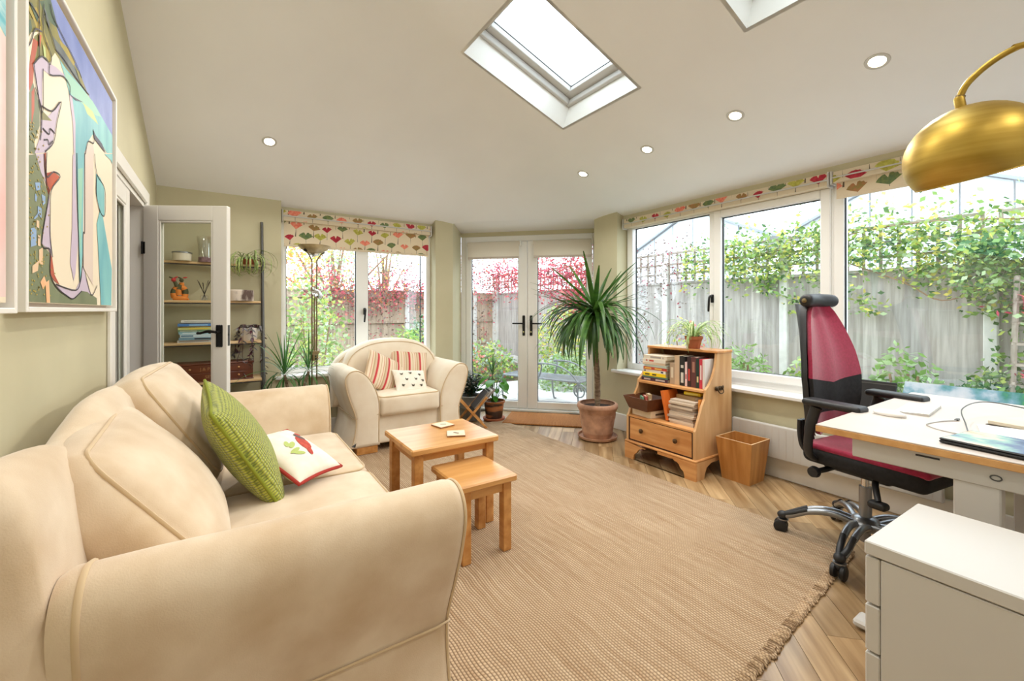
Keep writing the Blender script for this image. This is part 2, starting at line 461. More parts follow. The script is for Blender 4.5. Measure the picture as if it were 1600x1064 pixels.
# roof windows
rr = Vector((-1, 0, KR)).normalized(); rn = Vector((KR, 0, 1)).normalized()
for k, (a, b, c, d) in enumerate(SKY):
    w = bpy.data.objects.new('window_%d' % (k+4), None); col.objects.link(w)
    structure(w)
    Lg = (b-a)*math.sqrt(1+KR*KR); Wd = d-c
    M = frame((b, c, z_right(b)), rr, (0, 1, 0), rn)
    t, D = .02, .24
    mb = MB(); mb.M = M
    mb.box(-t, -t, 0, 0, Wd+t, D); mb.box(Lg, -t, 0, Lg+t, Wd+t, D); mb.box(0, -t, 0, Lg, 0, D); mb.box(0, Wd, 0, Lg, Wd+t, D)
    mb.build('lining', 'white_gloss', w)
    mb = MB(); mb.M = M; q = .045
    for (z0, z1, q0, q1) in ((D-.06, D-.012, .0, .03), (D-.01, D+.05, .0, .085)):
        mb.box(q0, q0, z0, q1, Wd-q0, z1, .004); mb.box(Lg-q1, q0, z0, Lg-q0, Wd-q0, z1, .004)
        mb.box(q1, q0, z0, Lg-q1, q1, z1, .004); mb.box(q1, Wd-q1, z0, Lg-q1, Wd-q0, z1, .004)
    mb.build('sash', 'white_metal', w)
    mb = MB(); mb.M = M
    for z0, q0 in ((D-.012, .004), (D+.028, .085)):
        mb.box(q0, q0, z0, q0+.004, Wd-q0, z0+.003); mb.box(Lg-q0-.004, q0, z0, Lg-q0, Wd-q0, z0+.003)
        mb.box(q0, q0, z0, Lg-q0, q0+.004, z0+.003); mb.box(q0, Wd-q0-.004, z0, Lg-q0, Wd-q0, z0+.003)
    mb.build('gasket', 'seal_black', w)
    mb = MB(); mb.M = M; mb.box(.08, .08, D+.03, Lg-.08, Wd-.08, D+.036); mb.build('pane', 'window_glass', w)

# recessed downlights, plus unseen ones added as fill light
mat('lamp_glow', (1.0, .82, .58, 1), emit=22, rough=.5)
lamp_ring = MB().lathe([(.034, .0), (.036, -.004), (.05, -.004), (.052, .0)], 24).mesh('trim_ring', 'white_metal', 40)
lamp_disc = MB().disc((0, 0, -.001), .035, 24, flip=True).mesh('bulb', 'lamp_glow')
spots = [(2.66, y, 'R') for y in (.762, 1.468, 2.148, 2.852)]+[(.27, 3.775, 'F'), (2.056, 3.90, 'F'), (.27, 2.6, 'F'), (1.0, 1.6, 'R'), (1.0, .7, 'R'), (.27, -1.0, 'R'), (1.6, -.9, 'R')]  # entries after the visible rows are unseen, added to brighten the room
wh = {(2.66, .762): 'recessed ceiling downlight nearest the brass lamp shade', (2.66, 1.468): 'recessed ceiling downlight second along from the brass lamp',
      (2.66, 2.148): 'recessed ceiling downlight below right of the skylight above the pillar', (2.66, 2.852): 'recessed ceiling downlight above the tall yucca',
      (.27, 3.775): 'recessed ceiling downlight above the ladder shelf with a flare', (2.056, 3.90): 'recessed ceiling downlight above the armchair and glazed doors'}
for x, y, p in spots:
    z = z_far(y) if p == 'F' else z_right(x)
    rot = (-math.atan(KF), 0, 0) if p == 'F' else (0, math.atan(KR), 0)
    t = thing('ceiling_downlight', wh.get((x, y), 'added fill downlight above or behind the camera, out of view'), 'downlight', (x, y, z), rot, 'recessed downlights')
    inst('trim_ring', lamp_ring, t); inst('bulb', lamp_disc, t)
    ld = bpy.data.lights.new('downlight_beam', 'AREA'); ld.shape = 'DISK'; ld.size = .075; ld.energy = DOWNLIGHT_W
    ld.color = (1.0, .97, .92); ld.spread = R(165)
    lo = bpy.data.objects.new('downlight_beam', ld); col.objects.link(lo); lo.parent = t; lo.location = (0, 0, -.012)

# ------------------------------------------------------------------ windows, doors and blinds (local frame: x to the right seen from the room, y outwards, z up)
def casement(name, M, W, z0, z1, lights, handles, fw=.06):
    w = bpy.data.objects.new(name, None); col.objects.link(w); structure(w); w.matrix_world = M
    mb = MB()
    mb.box(0, 0, z0, fw, .07, z1, .004); mb.box(W-fw, 0, z0, W, .07, z1, .004)
    mb.box(fw, 0, z0, W-fw, .07, z0+fw, .004); mb.box(fw, 0, z1-fw, W-fw, .07, z1, .004)
    mb.build('window_frame', 'upvc', w)
    prev = None
    for (a, b, sash) in lights:
        if prev is not None:
            mb = MB(); mb.box(prev, 0, z0+fw, a, .07, z1-fw, .004); mb.build('mullion', 'upvc', w)
        prev = b
        zz0, zz1 = z0+fw, z1-fw; q = 0
        if sash:
            q = .05; mb = MB(); y0, y1 = -.018, .05
            mb.box(a-.012, y0, zz0-.012, a+q, y1, zz1+.012, .006); mb.box(b-q, y0, zz0-.012, b+.012, y1, zz1+.012, .006)
            mb.box(a+q, y0, zz0-.012, b-q, y1, zz0+q, .006); mb.box(a+q, y0, zz1-q, b-q, y1, zz1+.012, .006)
            mb.build('sash', 'upvc', w)
        a2, b2, c2, d2 = a+q, b-q, zz0+q, zz1-q
        mb = MB(); u = .006
        mb.box(a2, .012, c2, a2+u, .03, d2); mb.box(b2-u, .012, c2, b2, .03, d2); mb.box(a2, .012, c2, b2, .03, c2+u*.6); mb.box(a2, .012, d2-u, b2, .03, d2)
        mb.build('gasket', 'seal_black', w)
        mb = MB(); mb.box(a2+.002, .02, c2+.002, b2-.002, .026, d2-.002); mb.build('pane', 'window_glass', w)
    for hx, hz in handles:
        mb = MB(); mb.box(hx-.014, -.028, hz-.035, hx+.014, -.016, hz+.035, .005)
        mb.tube(spline([(hx, -.02, hz+.02), (hx, -.055, hz+.018), (hx-.004, -.062, hz-.01), (hx-.012, -.058, hz-.11)], 5), [.009]*15+[.007], 8)
        mb.build('window_handle', 'black_metal', w, 40)
    return w
def FM(o, ex, ey): return frame(o, ex, ey, (0, 0, 1))
# far window: 0.41..1.92
casement('window_1', FM((.41, 4.54, 0), (1, 0, 0), (0, 1, 0)), 1.50, .60, 2.10, [(.05, .69, False), (.81, 1.39, False)], [(.77, 1.19)], fw=.05)
# right wall windows, Y 3.02 down to -0.6
casement('window_2', FM((3.44, 3.03, 0), (0, -1, 0), (1, 0, 0)), 1.81, .60, 2.09, [(.10, .905, False), (.965, 1.785-.0, True)], [(.945, 1.30)], fw=.065)
casement('window_3', FM((3.44, 1.22, 0), (0, -1, 0), (1, 0, 0)), 1.81, .60, 2.09, [(.058, .90, False), (.96, 1.745, True)], [(.93, 1.30)], fw=.058)
# the wall strip beyond the last window
structure(MB().box(3.40, BY-.1, .575, 3.52, -.59, 2.12).build('wall_right_end', 'wall_paint'))
# sills
mb = MB(); mb.box(3.255, BY, .572, 3.46, 3.04, .602, .006); mb.box(3.255, 3.03, .572, 3.30, 3.085, .602, .006)
structure(mb.build('trim_1', 'sill_white'))
mb = MB(); mb.box(.41, 4.375, .572, 1.92, 4.56, .602, .006); mb.box(.36, 4.375, .572, .42, 4.42, .602, .006)
structure(mb.build('trim_2', 'sill_white'))

# french doors in the chamfered corner
MD = FM(DL, D_EX, D_EY)
fr = bpy.data.objects.new('trim_3', None); col.objects.link(fr); structure(fr); fr.matrix_world = MD
mb = MB(); q = .065
mb.box(0, 0, 0, q, .08, 2.10, .005); mb.box(DW-q, 0, 0, DW, .08, 2.10, .005); mb.box(q, 0, 2.03, DW-q, .08, 2.10, .005)
mb.build('door_frame', 'upvc', fr)
mb = MB(); mb.box(0, -.05, 0, DW, .1, .028, .005); mb.build('threshold', 'upvc', fr)
for k in (0, 1):
    dr = bpy.data.objects.new('door_%d' % (k+1), None); col.objects.link(dr); structure(dr)
    dr.matrix_world = MD @ T(x=.068 if k == 0 else .83+.002)
    W = .83-.07; z0, z1 = .03, 2.028; s1, s2, rb, rt = (.068, .112, .085, .075) if k == 0 else (.118, .066, .085, .075)
    mb = MB(); y0, y1 = -.012, .055
    mb.box(0, y0, z0, s1, y1, z1, .006); mb.box(W-s2, y0, z0, W, y1, z1, .006); mb.box(s1, y0, z0, W-s2, y1, z0+rb, .006); mb.box(s1, y0, z1-rt, W-s2, y1, z1, .006)
    mb.build('door_sash', 'upvc', dr)
    a2, b2, c2, d2 = s1, W-s2, z0+rb, z1-rt
    mb = MB(); u = .006
    mb.box(a2, .012, c2, a2+u, .03, d2); mb.box(b2-u, .012, c2, b2, .03, d2); mb.box(a2, .012, c2, b2, .03, c2+u*.6); mb.box(a2, .012, d2-u, b2, .03, d2)
    mb.build('gasket', 'seal_black', dr)
    mb = MB(); mb.box(a2+.002, .02, c2+.002, b2-.002, .026, d2-.002); mb.build('pane', 'window_glass', dr)
    hx = W-.04 if k == 0 else .045; sg = -1 if k == 0 else 1
    mb = MB(); mb.box(hx-.016, -.026, .90, hx+.016, -.012, 1.14, .006)
    mb.tube([(hx, -.02, 1.045), (hx, -.06, 1.045)], .009, 8); mb.tube([(hx-sg*.005, -.06, 1.045), (hx+sg*.13, -.06, 1.045)], .009, 8)
    hd = mb.build('door_handle', 'black_metal', dr, 40)
    mb = MB(); mb.M = T(hx, -.026, .945, rx=R(90)); mb.lathe([(0, .008), (.009, .008), (.009, 0)], 12); mb.build('lock_cylinder', 'chrome', hd, 40)
# plain roller blinds on the doors
mat('blind_cream', S(238, 232, 220), rough=.8, transl=.35)
for k, (a, b) in enumerate(((.10, .75), (.905, 1.59))):
    t = thing('roller_blind', ['plain cream roller blind at the top of the left glazed door', 'plain cream roller blind at the top of the right glazed door beside the yucca'][k], 'blind', (0, 0, 0), 0, 'cream door blinds')
    t.matrix_world = MD
    mb = MB(); mb.tube([(a, -.045, 2.0), (b, -.045, 2.0)], .027, 14); mb.build('roller', 'blind_cream', t, 40)
    mb = MB(); mb.box(a+.01, -.072, 1.83, b-.01, -.070, 2.0); mb.build('fabric', 'blind_cream', t)
    mb = MB(); mb.box(a+.01, -.078, 1.815, b-.01, -.064, 1.842, .004); mb.build('bottom_bar', 'desk_top', t)
    mb = MB(); mb.box(b-.006, -.07, 1.965, b+.012, -.012, 2.03, .004); mb.build('bracket', 'upvc', t)

# ginkgo-print roller blinds
mat('blind_linen', S(236, 222, 196), rough=.85, transl=.2)
mat('print_red', S(160, 32, 52), S(190, 58, 70), scale=60, rough=.85)
mat('print_green', S(88, 112, 78), S(128, 140, 84), scale=60, rough=.85)
mat('print_lime', S(196, 194, 92), S(166, 160, 70), scale=60, rough=.85)
mat('print_coral', S(226, 110, 90), S(240, 156, 130), scale=60, rough=.85)
mat('print_olive', S(140, 128, 72), S(176, 120, 80), scale=60, rough=.85)
mat('print_stem', S(92, 80, 66), rough=.85)
PRINTS = ['print_red', 'print_green', 'print_lime', 'print_coral', 'print_olive', 'print_stem']
def ginkgo(x0, x1, z0, z1, y, seed, big=1.0):
    rr_ = random.Random(seed); mb = MB()
    def put(poly, mi, yy):
        for h in ((-1, 0, -x0), (1, 0, x1), (0, -1, -z0), (0, 1, z1)):
            poly = clip(poly, *h)
            if len(poly) < 3: return
        mb.add([(p[0], yy, p[1]) for p in poly], [tuple(range(len(poly)))[::-1] if False else tuple(range(len(poly)))], mi)
    row = 0; dz = .112*big; dx = .150*big; order = [1, 2, 0, 2, 3, 4, 1, 3, 4, 0]
    z = z1+.04
    kk = seed
    while z > z0-.12:
        x = x0-.1+(row % 2)*dx*.5
        while x < x1+.1:
            cx = x+rr_.uniform(-.012, .012); cz = z+rr_.uniform(-.014, .014); r = .074*big*rr_.uniform(.85, 1.15)
            mi = order[kk % 10]; kk += 1
            t0 = rr_.uniform(-.2, .2); sp = rr_.uniform(.85, 1.12); pts = [(cx, cz)]
            for q in range(13):
                an = math.pi/2+t0-sp+2*sp*q/12
                rad = r*(1-.10*abs(math.sin(q*1.5)))*(.6 if q == 6 and rr_.random() < .6 else 1)
                pts.append((cx+rad*math.cos(an), cz+rad*math.sin(an)))
            put(pts, mi, y-.0004)
            put([(cx-.0015, cz), (cx-.002+rr_.uniform(-.01, .01), cz-.075*big), (cx+.001, cz-.075*big), (cx+.0015, cz)], 5, y-.0003)
            x += dx
        z -= dz; row += 1
    return mb
def patterned_blind(label, M, x0, x1, ztop, zbot, cass, big, seed):
    t = thing('patterned_blind', label, 'blind', (0, 0, 0), 0, 'ginkgo print roller blinds'); t.matrix_world = M
    ch = cass
    mb = MB(); mb.box(x0, -.075, ztop-ch, x1, -.005, ztop, .004)
    mb.build('cassette', 'blind_linen', t)
    g_ = ginkgo(x0+.004, x1-.004, ztop-ch*.96, ztop-.003, -.076, seed, big); g_.build('leaf_print', PRINTS, t)
    mb = MB(); mb.box(x0-.004, -.084, ztop-ch*.62, x1+.004, -.076, ztop-ch*.5, .002); mb.build('trim_rail', 'white_metal', t)
    mb = MB(); mb.box(x0-.012, -.09, ztop-ch-.012, x0-.001, -.005, ztop+.006, .006); mb.build('end_cap', 'white_metal', t)
    mb = MB(); mb.box(x1+.001, -.09, ztop-ch-.012, x1+.012, -.005, ztop+.006, .006); mb.build('end_cap', 'white_metal', t)
    if zbot is not None:
        mb = MB(); mb.box(x0+.01, -.042, zbot, x1-.01, -.040, ztop-ch+.01); fb = mb.build('fabric', 'blind_linen', t)
        g_ = ginkgo(x0+.012, x1-.012, zbot+.002, ztop-ch, -.0422, seed+3, big); g_.build('leaf_print', PRINTS, fb)
        mb = MB(); mb.box(x0+.01, -.046, zbot-.002, x1-.01, -.036, zbot+.02, .003); mb.build('hem_bar', 'blind_linen', fb)
    return t
patterned_blind('ginkgo print roller blind half lowered behind the brass uplighter', FM((.41, 4.54, 0), (1, 0, 0), (0, 1, 0)), .02, 1.47, 2.132, 1.80, .10, .92, 1)
patterned_blind('ginkgo print roller blind rolled up above the window behind the bookcase', FM((3.44, 3.03, 0), (0, -1, 0), (1, 0, 0)), .02, 1.80, 2.125, None, .088, .9, 4)
patterned_blind('ginkgo print roller blind with a short drop beside the brass lamp shade', FM((3.44, 1.22, 0), (0, -1, 0), (1, 0, 0)), .02, 1.80, 2.125, 1.945, .075, 1.0, 7)

# hall doors in the left wall: architrave, a closed leaf and an open glazed leaf
ar = bpy.data.objects.new('trim_4', None); col.objects.link(ar); structure(ar)
mb = MB(); w_ = .085
for (a, b) in ((OP0-w_, OP0), (OP1, OP1+w_)): mb.box(LX, a, 0, LX+.018, b, OPZ+w_, .005)
mb.box(LX, OP0, OPZ, LX+.018, OP1, OPZ+w_, .005)
mb.build('architrave', 'white_gloss', ar)
mb = MB(); mb.box(LX-.2, OP0, 0, LX, OP0+.03, OPZ); mb.box(LX-.2, OP1-.03, 0, LX, OP1, OPZ); mb.box(LX-.2, OP0+.03, OPZ-.03, LX, OP1-.03, OPZ)
mb.build('door_lining', 'white_gloss', ar)
def glazed_leaf(name, W, H, M, handle):
    d = bpy.data.objects.new(name, None); col.objects.link(d); structure(d); d.matrix_world = M
    st, tr, br = .095, .10, .22
    mb = MB(); y0, y1 = -.02, .02
    mb.box(0, y0, .006, st, y1, H, .003); mb.box(W-st, y0, .006, W, y1, H, .003); mb.box(st, y0, .006, W-st, y1, br, .003); mb.box(st, y0, H-tr, W-st, y1, H, .003)
    mb.build('door_frame', 'white_gloss', d)
    mb = MB(); q = .014
    for yy in (-.016, .006):
        mb.box(st, yy, br, st+q, yy+.01, H-tr, .003); mb.box(W-st-q, yy, br, W-st, yy+.01, H-tr, .003); mb.box(st+q, yy, br, W-st-q, yy+.01, br+q, .003); mb.box(st+q, yy, H-tr-q, W-st-q, yy+.01, H-tr, .003)
    mb.build('glazing_bead', 'white_gloss', d)
    mb = MB(); mb.box(st+.002, -.003, br+.002, W-st-.002, .003, H-tr-.002); mb.build('pane', 'door_glass', d)
    if handle:
        for sg in (-1, 1):
            hx = W-.048
            mb = MB(); mb.box(hx-.022, sg*.0205, .955, hx+.022, sg*.0265, 1.10, .002)
            for zz in (.958, 1.097):
                for dx in (-.014, 0, .014): mb.ball((hx+dx, sg*.0235, zz), .006, 8, 5)
            mb.tube([(hx, sg*.026, 1.055), (hx, sg*.06, 1.055)], .010, 10)
            mb.tube(spline([(hx+.004, sg*.06, 1.055), (hx-.05, sg*.062, 1.06), (hx-.10, sg*.06, 1.048), (hx-.118, sg*.058, 1.05)], 4), [.009]*6+[.008]*4+[.009, .011, .012], 8)
            mb.build('door_handle', 'black_metal', d, 40)
        mb = MB(); mb.box(W, -.011, .96, W+.0015, .011, 1.10); mb.box(W+.0015, -.004, 1.03, W+.006, .004, 1.045); mb.build('latch_plate', 'grey_metal', d)
    for hz in (.25, 1.62):
        mb = MB(); mb.box(-.006, -.024, hz-.04, .012, -.018, hz+.04, .002); mb.tube([(-.006, -.022, hz-.042), (-.006, -.022, hz+.042)], .006, 8); mb.build('hinge', 'black_metal', d, 40)
    return d
# open leaf swings into the room from the far jamb
ang = math.atan2(3.512-3.79, .0-(LX+.01))
glazed_leaf('door_3', .545, 1.905, FM((LX+.012, OP1-.045, 0), (math.cos(ang), math.sin(ang), 0), (-math.sin(ang), math.cos(ang), 0)), True)
glazed_leaf('door_4', .475, 1.895, FM((LX-.022, OP0+.032, 0), (0, 1, 0), (-1, 0, 0)), False)
# the hall beyond
mat('hall_red', S(132, 66, 44), S(116, 56, 36), scale=3, rough=.6, stretch=(6, 6, 1))
mat('hall_carpet', S(150, 120, 90), rough=.9)
wall('wall_hall', lambda mb: (mb.box(-2.2, 1.6, -.05, -2.1, 5.2, 2.5), mb.box(-2.1, 5.1, -.05, LX-.2, 5.2, 2.5), mb.box(-2.1, 1.6, -.05, LX-.2, 1.7, 2.5), mb.box(-2.1, 1.7, 2.4, LX-.2, 5.1, 2.5)), 'hall_red')
structure(MB().box(-2.2, 1.6, -.1, LX-.2, 5.2, -.05).build('floor_hall', 'hall_carpet'))
# skirting boards
mb = MB(); mb.box(RX-.018, BY, 0, RX, 3.36, .165, .005); structure(mb.build('baseboard_right', 'white_gloss'))
mb = MB(); mb.box(LX, FY-.018, 0, C1[0]-.01, FY, .165, .005); structure(mb.build('baseboard_far', 'white_gloss'))
mb = MB(); mb.box(LX, BY, 0, LX+.018, OP0-.09, .165, .005); mb.box(LX, OP1+.09, 0, LX+.018, FY-.02, .165, .005); structure(mb.build('baseboard_left', 'white_gloss'))

# ------------------------------------------------------------------ seating (local: x along the width, front towards -y)
def ring_shell(mb, rings, cap0=True, cap1=True):
    """skin a list of equal-length point rings"""
    k = len(rings[0]); vs = [p for r_ in rings for p in r_]; fs = []
    for i in range(len(rings)-1):
        for j in range(k): fs.append((i*k+j, i*k+(j+1) % k, (i+1)*k+(j+1) % k, (i+1)*k+j))
    if cap0: fs.append(tuple(range(k))[::-1])
    if cap1: fs.append(tuple(range((len(rings)-1)*k, len(rings)*k)))
    mb.add(vs, fs)
def inset2(poly, d):
    out = []; k = len(poly)
    for i in range(k):
        p, q, n_ = poly[i-1], poly[i], poly[(i+1) % k]
        t = Vector((n_[0]-p[0], n_[1]-p[1])); t = t.normalized() if t.length > 1e-9 else Vector((1, 0))
        out.append((q[0]-t.y*d, q[1]+t.x*d))
    return out
ARM = [(0, .07), (0, .24), (0, .42), (.03, .54), (.085, .64), (.15, .70), (.205, .715), (.255, .695), (.282, .64), (.27, .55), (.24, .45), (.208, .36), (.196, .30), (.203, .20), (.235, .07)]
def arm(root, side, xin, D, m, pip, first=0.0):
    """flared, rolled arm; side -1 = left, +1 = right"""
    pr = [(p.x, p.y) for p in spline([(u, z, 0) for u, z in ARM], 4)]
    pr = [(xin+side*u, z) for u, z in pr]
    area = sum(pr[k-1][0]*pr[k][1]-pr[k][0]*pr[k-1][1] for k in range(len(pr)))
    if area < 0: pr = pr[::-1]
    mb = MB(); rings = []
    def R_(d, y, sway=0): return [(p[0], y-.018*max(0, (p[1]-.3))/.4*sway, p[1]) for p in inset2(pr, d)]
    for d, y in ((.03, -.004), (.014, .0), (.004, .012), (0, .03)): rings.append(R_(d, y, 1))
    for i in range(1, 6): rings.append(R_(.002*math.sin(i*2.3), .03+(D-.05)*i/6))
    rings += [R_(0, D-.02), R_(.012, D)]
    ring_shell(mb, rings)
    mb.build('arm', m, root, 50)
    a = root.children[-1] if root.children else None
    # welt around the front panel and the seam of the loose cover
    mb = MB(); f_ = inset2(pr, .006); z_ok = [p for p in f_ if p[1] > .075]
    mb.tube([(p[0], .004-.018*max(0, (p[1]-.3))/.4, p[1]) for p in z_ok], .0048, 6)
    mb.build('piping', pip, root, 60)
    mb = MB(); out = [p for p in pr if abs(p[1]-.31) < .03 and abs(p[0]-xin) > .1]
    ox = xin+side*.1995
    mb.tube([(xin+side*.01, -.002, .335), (ox, .002, .315), (ox+side*.004, .04, .312), (ox+side*.004, D-.04, .312)], .004, 6)
    mb.build('seam', pip, root, 60)
def block_cushion(name, root, size, r, loc, rot, bulge, m, pip, faces=(1,), axis=1):
    mb = MB(); mb.M = T(*loc, *rot); mb.soft(size, r, bulge=bulge, n=7)
    o = mb.build(name, m, root, 60)
    for fs_ in faces:
        mb = MB(); mb.M = T(*loc, *rot)
        hx, hy, hz = size[0]/2, size[1]/2, size[2]/2
        if axis == 1: mb.tube([(x, fs_*(hy-r*.3), z) for x, z in rrect(hx-r*.22, hz-r*.22, r*1.1)], .0055, 6, closed=True)
        else: mb.tube([(x, y, fs_*(hz-r*.3)) for x, y in rrect(hx-r*.22, hy-r*.22, r*1.1)], .0055, 6, closed=True)
        mb.build('piping', pip, o, 60)
    return o
def rrect(hx, hy, r, n=5):
    out = []
    for cx, cy, a0 in ((hx-r, hy-r, 0), (-hx+r, hy-r, 90), (-hx+r, -hy+r, 180), (hx-r, -hy+r, 270)):
        for i in range(n+1):
            a = R(a0+90*i/n); out.append((cx+r*math.cos(a), cy+r*math.sin(a)))
    return out

# ---- sofa along the left wall, facing the garden
sofa = thing('sofa', 'large cream velvet two-seat sofa along the left wall under the paintings', 'sofa', (.53, 2.075, .0), R(90))
SW, SD = 1.51, .95
hw = SW/2
mb = MB(); mb.soft((SW+.02, SD-.06, .25), .03, (0, SD/2+.01, .195)); mb.build('base', 'cream_velvet', sofa, 60)
arm(sofa, -1, -hw, SD-.16, 'cream_velvet', 'cream_piping'); arm(sofa, 1, hw, SD-.16, 'cream_velvet', 'cream_piping')
for k in (-1, 1):
    block_cushion('seat_cushion', sofa, (SW/2-.004, .70, .19), .05, (k*SW/4, .315, .365), (0, 0, 0), (0, .01, .022), 'cream_velvet', 'cream_piping', (1,), 2)
# back: long rounded bolster with a gently wavy top
mb = MB(); rings = []
zt = spline([(-1.03, .80, 0), (-1.0, .90, 0), (-.93, .925, 0), (-.70, .90, 0), (-.55, .868, 0), (-.40, .895, 0), (-.17, .93, 0), (.2, .91, 0), (.5, .885, 0), (.8, .87, 0), (.98, .82, 0), (1.03, .74, 0)], 4)
for i, p in enumerate(zt):
    e0 = min(1, .35+.65*min(1, (i/3.0), ((len(zt)-1-i)/3.0)))
    zz = p.y; y0 = SD-.14*e0-(1-e0)*.06; y1 = SD-.01-(1-e0)*.05; r_ = .095
    rings.append([(p.x, y, z) for y, z in ((y0-.07, .08), (y0-.05, .45), (y0-.015, zz-.2), (y0+.0, zz-.09), (y0+.018, zz-.04), (y0+.045, zz-.01), (y0+.068, zz), (y0+.09, zz-.004), (y0+.11, zz-.02), (y1-.006, zz-.06), (y1, zz-.13), (y1, .45), (y1, .08))])
ring_shell(mb, rings); mb.build('back', 'cream_velvet', sofa, 70)
# rear seam where the near arm meets the back
mb = MB(); sp_ = spline([(-hw-u+.002, SD-.20, z) for u, z in ARM[5:13]], 4); mb.tube(sp_, .0065, 6); mb.build('piping', 'cream_piping', sofa, 60)
# loose back cushions
block_cushion('back_cushion', sofa, (.72, .18, .50), .055, (-.39, .735, .635), (R(-37), 0, R(3)), (.03, .06, .03), 'cream_velvet', 'cream_piping', (-1, 1))
block_cushion('back_cushion', sofa, (.72, .17, .50), .055, (.385, .72, .70), (R(-32), 0, R(-3)), (.03, .06, .03), 'cream_velvet', 'cream_piping', (-1, 1))
for sx in (-1, 1):
    for y in (.06, SD-.14):
        MB().box(sx*(hw+.1)-.05, y, .012, sx*(hw+.1)+.05, y+.08, .075, .004).build('foot', 'oak', sofa)

# ---- armchair in front of the far window
ach = thing('armchair', 'cream cotton armchair with a rounded back in front of the far window', 'armchair', (1.336, 3.60, .0), 0)
CW, CD = .545, .76
mb = MB(); mb.soft((CW+.02, CD-.06, .25), .025, (0, CD/2+.01, .195)); mb.build('base', 'cream_cotton', ach, 60)
arm(ach, -1, -CW/2, CD-.06, 'cream_cotton', 'cream_piping'); arm(ach, 1, CW/2, CD-.06, 'cream_cotton', 'cream_piping')
block_cushion('seat_cushion', ach, (CW-.004, .56, .17), .035, (0, .265, .395), (0, 0, 0), (0, .012, .02), 'cream_cotton', 'cream_piping', (1,), 2)
def arch(cx, w, zb, zt, n=22):
    pts = [(cx-w/2, zb)]
    for i in range(n+1):
        a = math.pi-math.pi*i/n
        pts.append((cx+w/2*math.copysign(abs(math.cos(a))**.85, math.cos(a)), zb+.30+(zt-zb-.30)*abs(math.sin(a))**.8))
    pts.append((cx+w/2, zb)); return pts
for nm, w_, y0, y1, zt_, r_ in (('back', 1.06, CD-.17, CD, .885, .05), ('back_cushion', .93, CD-.30, CD-.12, .93, .06)):
    pl = arch(0, w_, .30, zt_)
    a_ = sum(pl[k-1][0]*pl[k][1]-pl[k][0]*pl[k-1][1] for k in range(len(pl)))
    if a_ < 0: pl = pl[::-1]
    mb = MB(); rings = []
    lean = lambda y, z: y+.10*(z-.5)
    for d, y in ((r_*1.6, y0-.012), (r_*.7, y0+.004), (r_*.2, y0+.025), (0, y0+.055), (0, y1-.05), (r_*.25, y1-.02), (r_, y1)):
        rings.append([(p[0], lean(y, p[1]) if nm != 'back' else min(y, y1)+.0*p[1], p[1]) for p in inset2(pl, d)])
    ring_shell(mb, rings); o = mb.build(nm, 'cream_cotton', ach, 60)
    mb = MB(); pp = [p for p in inset2(pl, r_*.5) if p[1] > .5]
    mb.tube([(p[0], (lean(y0+.008, p[1]) if nm != 'back' else y0+.008), p[1]) for p in pp], .005, 6); mb.build('piping', 'cream_piping', o, 60)
for sx in (-1, 1):
    for y in (.012, CD-.12):
        MB().box(sx*(CW/2+.098)-.085, y, .012, sx*(CW/2+.098)+.085, y+.09, .075, .004).build('foot', 'oak', ach)

# ---- scatter cushions
def knit(name, c1, c2):
    m = mat(name, c1, c2, scale=6, rough=.9, sheen=.3); nt = m.node_tree; N = nt.nodes; L = nt.links
    tc = N.new('ShaderNodeTexCoord'); vo = N.new('ShaderNodeTexVoronoi'); vo.inputs['Scale'].default_value = 92; vo.inputs['Randomness'].default_value = .25
    mp = N.new('ShaderNodeMapping'); mp.inputs['Scale'].default_value = (1, 1.0, .01); L.new(tc.outputs['Object'], mp.inputs[0]); L.new(mp.outputs[0], vo.inputs['Vector'])
    bp = N.new('ShaderNodeBump'); bp.inputs['Strength'].default_value = .9; bp.inputs['Distance'].default_value = .012; bp.invert = True
    L.new(vo.outputs['Distance'], bp.inputs['Height']); L.new(bp.outputs[0], N['Principled BSDF'].inputs['Normal'])
    rp = N.new('ShaderNodeValToRGB'); rp.color_ramp.elements[0].position = .25; rp.color_ramp.elements[1].position = .62
    rp.color_ramp.elements[0].color = c1; rp.color_ramp.elements[1].color = c2
    L.new(vo.outputs['Distance'], rp.inputs[0]); L.new(rp.outputs[0], N['Principled BSDF'].inputs['Base Color'])
knit('green_knit', S(184, 188, 72), S(104, 116, 28))
def stripes(name):
    m = mat(name, S(206, 180, 150), rough=.9); nt = m.node_tree; N = nt.nodes; L = nt.links
    tc = N.new('ShaderNodeTexCoord'); sx = N.new('ShaderNodeSeparateXYZ'); L.new(tc.outputs['Object'], sx.inputs[0])
    mu = N.new('ShaderNodeMath'); mu.operation = 'MULTIPLY_ADD'; mu.inputs[1].default_value = 9.2; mu.inputs[2].default_value = 10.33; L.new(sx.outputs['X'], mu.inputs[0])
    fr_ = N.new('ShaderNodeMath'); fr_.operation = 'FRACT'; L.new(mu.outputs[0], fr_.inputs[0])
    rp = N.new('ShaderNodeValToRGB'); cr = rp.color_ramp; cr.interpolation = 'CONSTANT'
    seq = [(0, S(208, 184, 154)), (.16, S(190, 60, 66)), (.30, S(214, 120, 112)), (.34, S(224, 206, 178)), (.52, S(196, 166, 132)), (.58, S(226, 208, 182)), (.74, S(202, 142, 120)), (.79, S(222, 202, 172)), (.90, S(186, 158, 124))]
    cr.elements[0].color = seq[0][1]; cr.elements[1].position = seq[1][0]; cr.elements[1].color = seq[1][1]
    for p_, c_ in seq[2:]:
        e_ = cr.elements.new(p_); e_.color = c_
    L.new(fr_.outputs[0], rp.inputs[0]); L.new(rp.outputs[0], N['Principled BSDF'].inputs['Base Color'])
stripes('red_stripe')
